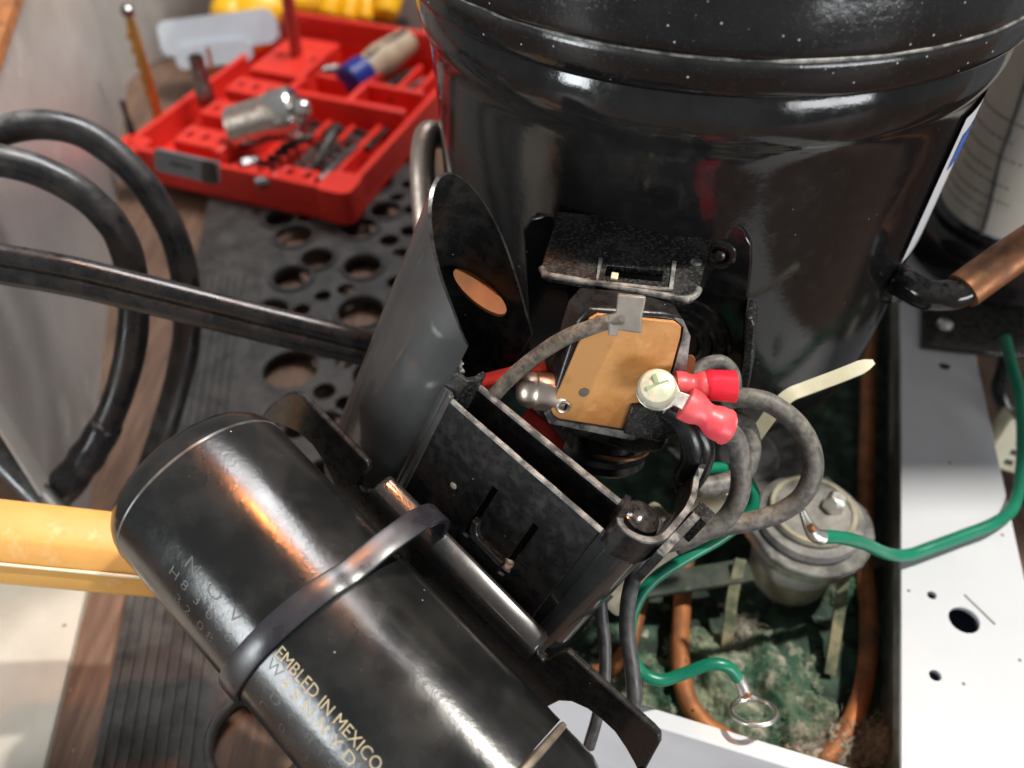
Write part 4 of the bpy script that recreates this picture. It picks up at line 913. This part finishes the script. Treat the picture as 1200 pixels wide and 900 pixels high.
b_.tube(wp, .07, 8, 6); tag(b_.build('cord', M_wire_d, mo), 'thin dark cord down the label')
# black bracket plate with screw on the rail
bp = thing('rail_bracket', onz(1110, 385, 3), 'black flat bracket plate screwed to the white rail', 'bracket')
pts = [onz(*p, 3.05) for p in [(1078, 352), (1078, 408), (1150, 416), (1200, 420), (1200, 352)]]
b_ = MB(); b_.prism(WF, [(p.x, p.y) for p in pts], 3.004, 3.2); b_.build('plate', M_paint, bp, bevel=.04)
sc_ = onz(1107, 381, 3.2); b_ = MB(); b_.lathe((sc_.x, sc_.y, 3.2), (0, 0, 1), [(.3, 0), (.28, .12), (.18, .2), (.01, .22)], 16); b_.build('screw', M_tin, bp)
# cream plug right of the rail
b_ = MB(); PF = Frame(P(1180, 515, 30), cam_vec(.95, -.3, 0), cam_vec(.25, .8, -.4))
b_.box(PF, -.55, .7, -1.0, 1.0, -.4, .4); b_.box(PF, -.3, .5, 1.0, 1.5, -.3, .3); pl = tag(b_.build('plug_connector', M_zipw, bevel=.08), 'cream plug connector hanging outside the white rail', 'connector')
for k in range(4):
    b_ = MB(); b_.box(PF, .1, .4, -.75 + k * .4, -.55 + k * .4, .39, .405); b_.build('contact_slot', M_dark, pl)
wire('black_wire', [(1180, 420, 31), (1172, 460, 31), (1190, 500, 31.5), (1200, 560, 32), (1215, 640, 33)], .3, M_cable, 'black cable going down outside the white rail')

# ================================================================== LEFT SIDE: hoses, cable, handle
def hose(pts, r, label):
    b_ = MB(); b_.tube([P(*p) for p in pts], r, 18, 10, wob=.04); return tag(b_.build('rubber_hose', M_hose, smooth=180), label, 'hose', 'black hoses at the steel sheet')
hose([(-60, 175, 26), (-5, 155, 26.5), (50, 146, 27), (105, 160, 27.5), (160, 205, 28), (200, 268, 28.6), (218, 335, 29.2), (218, 400, 29.8), (205, 460, 30.3), (190, 510, 30.6), (168, 575, 31)], .47, 'black dusty hose in the larger loop')
hose([(-60, 180, 24), (0, 188, 24.5), (50, 202, 25), (100, 230, 25.5), (138, 272, 26), (155, 325, 26.6), (156, 385, 27.2), (146, 440, 27.7), (128, 490, 28.2), (102, 535, 28.6), (72, 575, 28.9), (30, 625, 29.3)], .47, 'black dusty hose in the smaller loop')
b_ = MB(); b_.tube([P(126, 496, 28.2), P(112, 520, 28.4), P(98, 541, 28.6), P(82, 562, 28.8), P(60, 585, 29.1)], [.50, .56, .55, .58, .6], 16, 6, wob=.15); tag(b_.build('hose_clamp', M_cable, smooth=180), 'dark taped hose joint behind the amber handle', 'hose joint')
wire('rubber_hose', [(-30, 505, 28), (5, 540, 28), (35, 570, 28), (75, 610, 28)], .42, M_hose, 'short grey hose end in front of the steel sheet', 'hose', None, 14)
# twin flat cable
cb = thing('power_cord', P(200, 355, 23), 'flat twin-core black cord running to the cover from the picture edge', 'cord')
cpts = [(-60, 297, 22.2), (0, 309, 22.6), (80, 323, 23), (160, 342, 23.5), (240, 362, 24), (320, 382, 24.4), (400, 401, 24.8), (450, 413, 25.2), (520, 430, 25.6)]
for dy, dd in ((-9, 0), (9, .15)):
    b_ = MB(); b_.tube([P(x, y + dy * 1.15 * 23 / d, d + dd) for (x, y, d) in cpts], .315, 16, 8); b_.build('core', M_cable, cb, smooth=180)
b_ = MB(); b_.tube([P(x, y, d + .1) for (x, y, d) in cpts], .16, 8, 8); b_.build('web', M_cable, cb, smooth=180)
# amber handle
h0, h1 = P(-60, 628, 21.4), P(195, 654, 22.4)
hn = thing('amber_handle', h1, 'amber yellow faceted tool handle lying behind the capacitor', 'tool handle')
b_ = MB(); sec = []
hexr = 1.16
for i in range(6):
    t0, t1 = math.radians(60 * i + 14), math.radians(60 * i + 74)
    for f in (.06, .35, .65, .94):
        x = hexr * ((1 - f) * math.cos(t0) + f * math.cos(t1)); y = hexr * ((1 - f) * math.sin(t0) + f * math.sin(t1)); k = 1.0 if f in (.06, .94) else 1.03
        sec.append((x * k, y * k))
pth = [h0, h0.lerp(h1, .4), h0.lerp(h1, .8), h1, h0.lerp(h1, 1.06), h0.lerp(h1, 1.10)]
b_.sweep(pth, sec, ups=UP, scale=[1, 1, .99, .98, .93, .8]); b_.build('grip', M_amber, hn, smooth=45)
b_ = MB(); dv = (h1 - h0).normalized(); off = UP * -.30 - FW * 1.08  # thin pale bead stands in for the highlight on the hex edge
b_.tube([h0 + off * 1.0, h0.lerp(h1, .5) + off * .99, h0.lerp(h1, 1.0) + off * .97], .045, 6, 4, wob=.3); tag(b_.build('edge_highlight', M_zipw, hn, smooth=180), 'pale raised line along the handle as its edge highlight')

# ================================================================== TOOL CASE
tx = V((.94, -.342, 0)); TF = Frame((-8.25, 36.6, -.2), tx, V((.342, .94, 0)))
case = thing('tool_case', TF(-6, 6, 0), 'open red plastic bit case with moulded compartments behind the hoses', 'tool case')
W_, D_ = 13.6, 16.0
b_ = MB(); b_.prism(TF, rrect(-W_, 0, 0, D_, .9), 0.004, .5); b_.build('base', M_case, case, bevel=.08)
# outer wall ring
b_ = MB(); b_.prism(TF, rrect(-W_, 0, 0, D_, .9), .5, 2.0, [rrect(-W_ + .35, -.35, .35, D_ - .35, .6)]); b_.build('outer_wall', M_case, case, bevel=.08)
b_ = MB(); b_.prism(TF, rrect(-1.6, .3, -.35, 1.5, .5), .3, 2.15); b_.build('hinge_lobe', M_case, case, bevel=.25)
b_ = MB(); b_.prism(TF, rrect(-W_ - .3, -W_ + 1.4, -.3, 1.2, .4), .3, 2.0); b_.build('hinge_lobe', M_case, case, bevel=.2)
for (x0, x1, y0, y1, h) in [(-7.9, -7.4, .4, 9.5, 2.6), (-5.0, -4.7, .4, 7.2, 1.5), (-3.5, -3.2, .4, 7.2, 1.5), (-2.0, -1.65, .4, 8, 1.6), (-7.4, -.4, 7.6, 8.1, 2.5), (-7.4, -.4, 10.2, 10.6, 2.4), (-4.3, -3.9, 8.1, 14.5, 2.4), (-2.6, -2.3, 10.6, 14.5, 2.0), (-1.4, -1.1, 10.6, 14.5, 2.0)]:
    b_ = MB(); b_.box(TF, x0, x1, y0, y1, .45, h); b_.build('divider', M_case, case, bevel=.1)
for (x0, x1, y0, y1, h) in [(-11.4, -8.4, 1.6, 3.4, 1.9), (-11.4, -8.4, 4.2, 6.0, 2.2), (-11.4, -8.4, 6.8, 8.6, 2.4), (-11.4, -7.9, 9.4, 14.4, 2.5), (-4.3, -2.2, .45, 1.5, 1.9), (-7.2, -5.0, .45, 1.2, 1.7)]:
    b_ = MB(); nx = max(2, int((x1 - x0) / .9)); hs_ = [circ(x0 + (k + .5) * (x1 - x0) / nx, (y0 + y1) / 2, .26, 10) for k in range(nx)]
    b_.prism(TF, [(x0, y0), (x1, y0), (x1, y1), (x0, y1)], .45, h, hs_); b_.build('bit_holder', M_case, case, bevel=.08)
# raised back half
b_ = MB(); b_.box(TF, -W_ + .5, -.2, D_ - .3, D_ + .1, .5, 3.4); b_.build('back_wall', M_case, case, bevel=.15)
def upright(name, px, py0, py1, z0, r, m, label, cat, tipm=None, prof=None, group=None):
    base = onz(px, py0, z0)
    # height so that the top shows at py1
    lo, hi = 0, 14
    for _ in range(40):
        md = (lo + hi) / 2; p = base + V((0, 0, md)) - C; y = 450 - 1000 * p.dot(UP) / p.dot(FW)
        if y > py1: lo = md
        else: hi = md
    h = lo; t = thing(name, base, label, cat, group); b_ = MB()
    b_.lathe(base, (.02, 0, 1), prof(h, r) if prof else [(r, 0), (r, h * .9), (r * .6, h), (.01, h)], 16); b_.build('shank', m, t)
    return t, base, h
t, base, h = upright('drill_bit', 190, 152, 18, .9, .28, M_gold, 'tall gold coated drill bit standing in the red case', 'drill bit')
b_ = MB()
for ph in (0, math.pi):
    b_.tube([base + V((.24 * math.cos(k * .7 + ph), .24 * math.sin(k * .7 + ph), h * (.1 + .8 * k / 30))) for k in range(31)], .07, 6, 2)
b_.build('flute', M_gold, t)
b_ = MB(); b_.lathe(base, (0.02, 0, 1), [(.3, h), (.33, h + .05), (.33, h + .4), (.2, h + .5), (.01, h + .5)], 10); tag(b_.build('tip', M_steelbit, t), 'steel tip of the drill bit')
upright('socket_bit', 243, 122, 66, 1.5, .52, M_steelbit, 'dark steel socket standing upright in the red case', 'socket', prof=lambda h, r: [(r, 0), (r, h * .35), (r * .8, h * .42), (r * .8, h), (r * .55, h), (r * .55, h - .6), (.01, h - .6)])
upright('small_bit', 160, 172, 118, .6, .2, M_darkbit, 'small dark bit in a red sleeve at the case corner', 'bit', prof=lambda h, r: [(r * 1.1, 0), (r * 1.1, h * .55), (r * .7, h * .6), (r * .7, h), (.01, h)])
upright('gold_bit', 252, 95, 55, 1.2, .13, M_gold, 'thin gold bit behind the upright socket', 'bit')
upright('red_driver', 350, 78, -25, 1.5, .38, mat('red_clear_acetate', (.45, .04, .03), .2, col2=(.3, .03, .025), nscale=60, namt=.5), 'red rod shaped driver standing in the case', 'driver')
# gray latch plate on the front
LF = Frame(TF(-10.2, -.32, 1.0), tx, V((0, -.25, .97)))
lt = thing('grey_bar', LF(1.8, 0), 'dark grey flat bar leaning on the front edge of the red case', 'bar')
c0, c1_ = P(183, 178, 39.2), P(273, 196, 38.2); LF = Frame(P(183, 197, 41.6), P(268, 217, 40.6) - P(183, 197, 41.6), V((0, .35, .94)))
b_ = MB(); b_.prism(LF, rrect(0, 3.5, -.1, .95, .1), -.25, .1); b_.build('body', M_greyp, lt, bevel=.05)
b_ = MB(); b_.prism(LF, rrect(2.9, 3.6, -.05, 1.0, .12), .1, .3); b_.build('end_block', M_blue if False else M_darkbit, lt, bevel=.05)
b_ = MB(); b_.prism(LF, rrect(.9, 2.2, .38, .52, .03), .1, .115); tag(b_.build('stamped_mark', M_darkbit, lt), 'illegible dark stamped mark')
# big chrome socket lying across
s0, s1 = P(272, 152, 45), P(345, 130, 44.4); sk = thing('chrome_socket', s0, 'large shiny chrome socket lying across the red case', 'socket')
b_ = MB(); ax = (s1 - s0); LL = ax.length
b_.lathe(s0, ax, [(.01, 0), (1.0, 0), (1.15, .12), (1.15, LL * .55), (1.22, LL * .62), (1.3, LL * .75), (1.3, LL), (1.2, LL + .15), (.9, LL + .15), (.86, LL - .5), (.01, LL - .5)], 32); b_.build('barrel', M_chrome, sk)
b_ = MB(); b_.lathe(s1 + ax.normalized() * .1, ax, [(.55, 0), (.5, .5), (.3, .8), (.01, .8)], 6); b_.build('hex_core', M_chrome, sk, bevel=.05)
# loose bits
loose = [(395, 150, M_darkbit, .33, (370, 190), 'long black bit lying across the dividers'), (330, 175, M_darkbit, .25, (368, 158), 'black bit lying beside the chrome socket'), (300, 215, M_steelbit, .3, (335, 205), 'short steel bit in the front compartment'),
         (350, 210, M_darkbit, .22, (400, 165), 'dark bit in the right compartment'), (375, 212, M_steelbit, .22, (420, 168), 'steel bit nearest the right wall of the case'), (430, 175, M_darkbit, .22, (455, 150), 'dark bit near the right rear divider'),
         (285, 195, M_steelbit, .42, (305, 186), 'short chrome adapter under the big socket'), (440, 112, M_darkbit, .3, (490, 80), 'dark steel bit in the rear compartment'), (455, 118, M_steelbit, .22, (500, 92), 'thin steel bit in the rear compartment'),
         (360, 88, M_steelbit, .45, (400, 80), 'steel socket behind the red rod')]
for (x0, y0, m, r, (x1, y1), lab_) in loose:
    p0, p1 = onz(x0, y0, 1.4), onz(x1, y1, 1.5); ax = p1 - p0; LL = ax.length
    b_ = MB(); b_.lathe(p0, ax, [(.01, 0), (r, 0), (r, LL * .4), (r * .7, LL * .45), (r * .7, LL * .85), (r * .35, LL), (.01, LL)], 8); tag(b_.build('loose_bit', m, smooth=40), lab_, 'bit', 'loose bits in the red case')
for k in range(33):
    x = (-5.6, -4.0, -2.6)[k % 3] if k < 24 else -3.3; y = 1.7 + (k // 3) * .68 if k < 24 else 10.9 + (k - 24) * .4; b_ = MB(); b_.lathe(TF(x + random.uniform(-.15, .15), y, 1.45), tx, [(.01, -.3), (.22, -.3), (.22, .1), (.14, .12), (.14, .5), (.05, .6), (.01, .6)], 6)
    tag(b_.build('hex_bit', random.choice([M_darkbit, M_steelbit]), smooth=40), ('small hex driver bit in the front rows of the red case' if k < 24 else 'small hex driver bit in the rear compartment of the red case'), 'bit', 'hex bits in the front rows' if k < 24 else 'hex bits in the rear row')
# blue and beige tool
bt = thing('stubby_tool', P(420, 88, 48), 'beige handled tool with a blue collar lying on the red case', 'tool')
k0, k1 = P(415, 92, 50.5), P(478, 48, 53)
b_ = MB(); b_.tube([k0.lerp(k1, .1), k0.lerp(k1, .5), k1], [.75, 1.0, .8], 14, 6); b_.build('grip', M_beige, bt, smooth=180)
b_ = MB(); b_.lathe(k0, k0 - k1, [(.8, -1), (1.0, -.9), (1.0, .5), (.7, .7), (.01, .7)], 20); b_.build('collar', M_blue, bt)
b_ = MB(); b_.tube([k0.lerp(k1, .2) + V((.2, 0, .85)), k0.lerp(k1, .9) + V((.2, 0, .85))], .16, 8, 2); b_.build('grip_slot', M_darkbit, bt)

# yellow tool with pale grey body behind the case
yt = thing('yellow_tool', P(350, 20, 56), 'yellow tool body with bulging grip behind the red case', 'tool')
b_ = MB()
for (px, py, d, rx, ry, rz, ro) in [(300, 8, 56, 2.6, 2.2, 1.4, -.2), (355, -2, 57, 2.4, 2.2, 1.6, .1), (268, 12, 55, 1.2, 1.2, .9, 0)]: b_.blob(P(px, py, d), rx, ry, rz, 3, .1, 1, ro, 0, px)
b_.build('housing', M_yellow, yt, smooth=180)
for (px, py, px2, py2, r) in [(385, 22, 395, -25, .9), (408, 26, 415, -25, .75), (428, 26, 432, -25, .7), (452, 20, 455, -25, 1.1)]:
    b_ = MB(); b_.tube([P(px, py, 56), P((px + px2) / 2, (py + py2) / 2, 56.3), P(px2, py2, 57)], [r * .7, r, r], 14, 5); b_.build('grip_rib', M_yellow, yt, smooth=180)
b_ = MB(); b_.blob(P(295, 48, 54.5), 1.5, 1.0, .6, 3, .1); b_.build('trigger', M_yellow, yt, smooth=180)
gt = thing('grey_sleeve', P(250, 55, 54), 'pale grey smooth plastic case lying against the yellow tool', 'case')
GFp = Frame(P(190, 55, 53.5), P(320, 38, 54) - P(190, 55, 53.5), V((0, .5, .86)))
b_ = MB(); b_.prism(GFp, rrect(0, 7.2, -.7, 1.4, .6), -1.4, .4); b_.build('shell', M_palegrey, gt, bevel=.35, bseg=4)
b_ = MB(); b_.prism(GFp, rrect(.8, 5.5, -1.6, -.2, .5), -1.2, .7); b_.build('foot', M_palegrey, gt, bevel=.3, bseg=4)
# standing support under yellow tool so it rests on the table
b_ = MB(); c = P(350, 10, 57); b_.box(WF, c.x - 6, c.x + 7, c.y - 1.5, c.y + 3.5, -.99, c.z - 1.6); tag(b_.build('storage_box', M_darkbit, bevel=.2), 'dark box under the yellow tool behind the red case', 'box')

for o in list(bpy.data.objects):
    if '_b' in o: del o['_b']
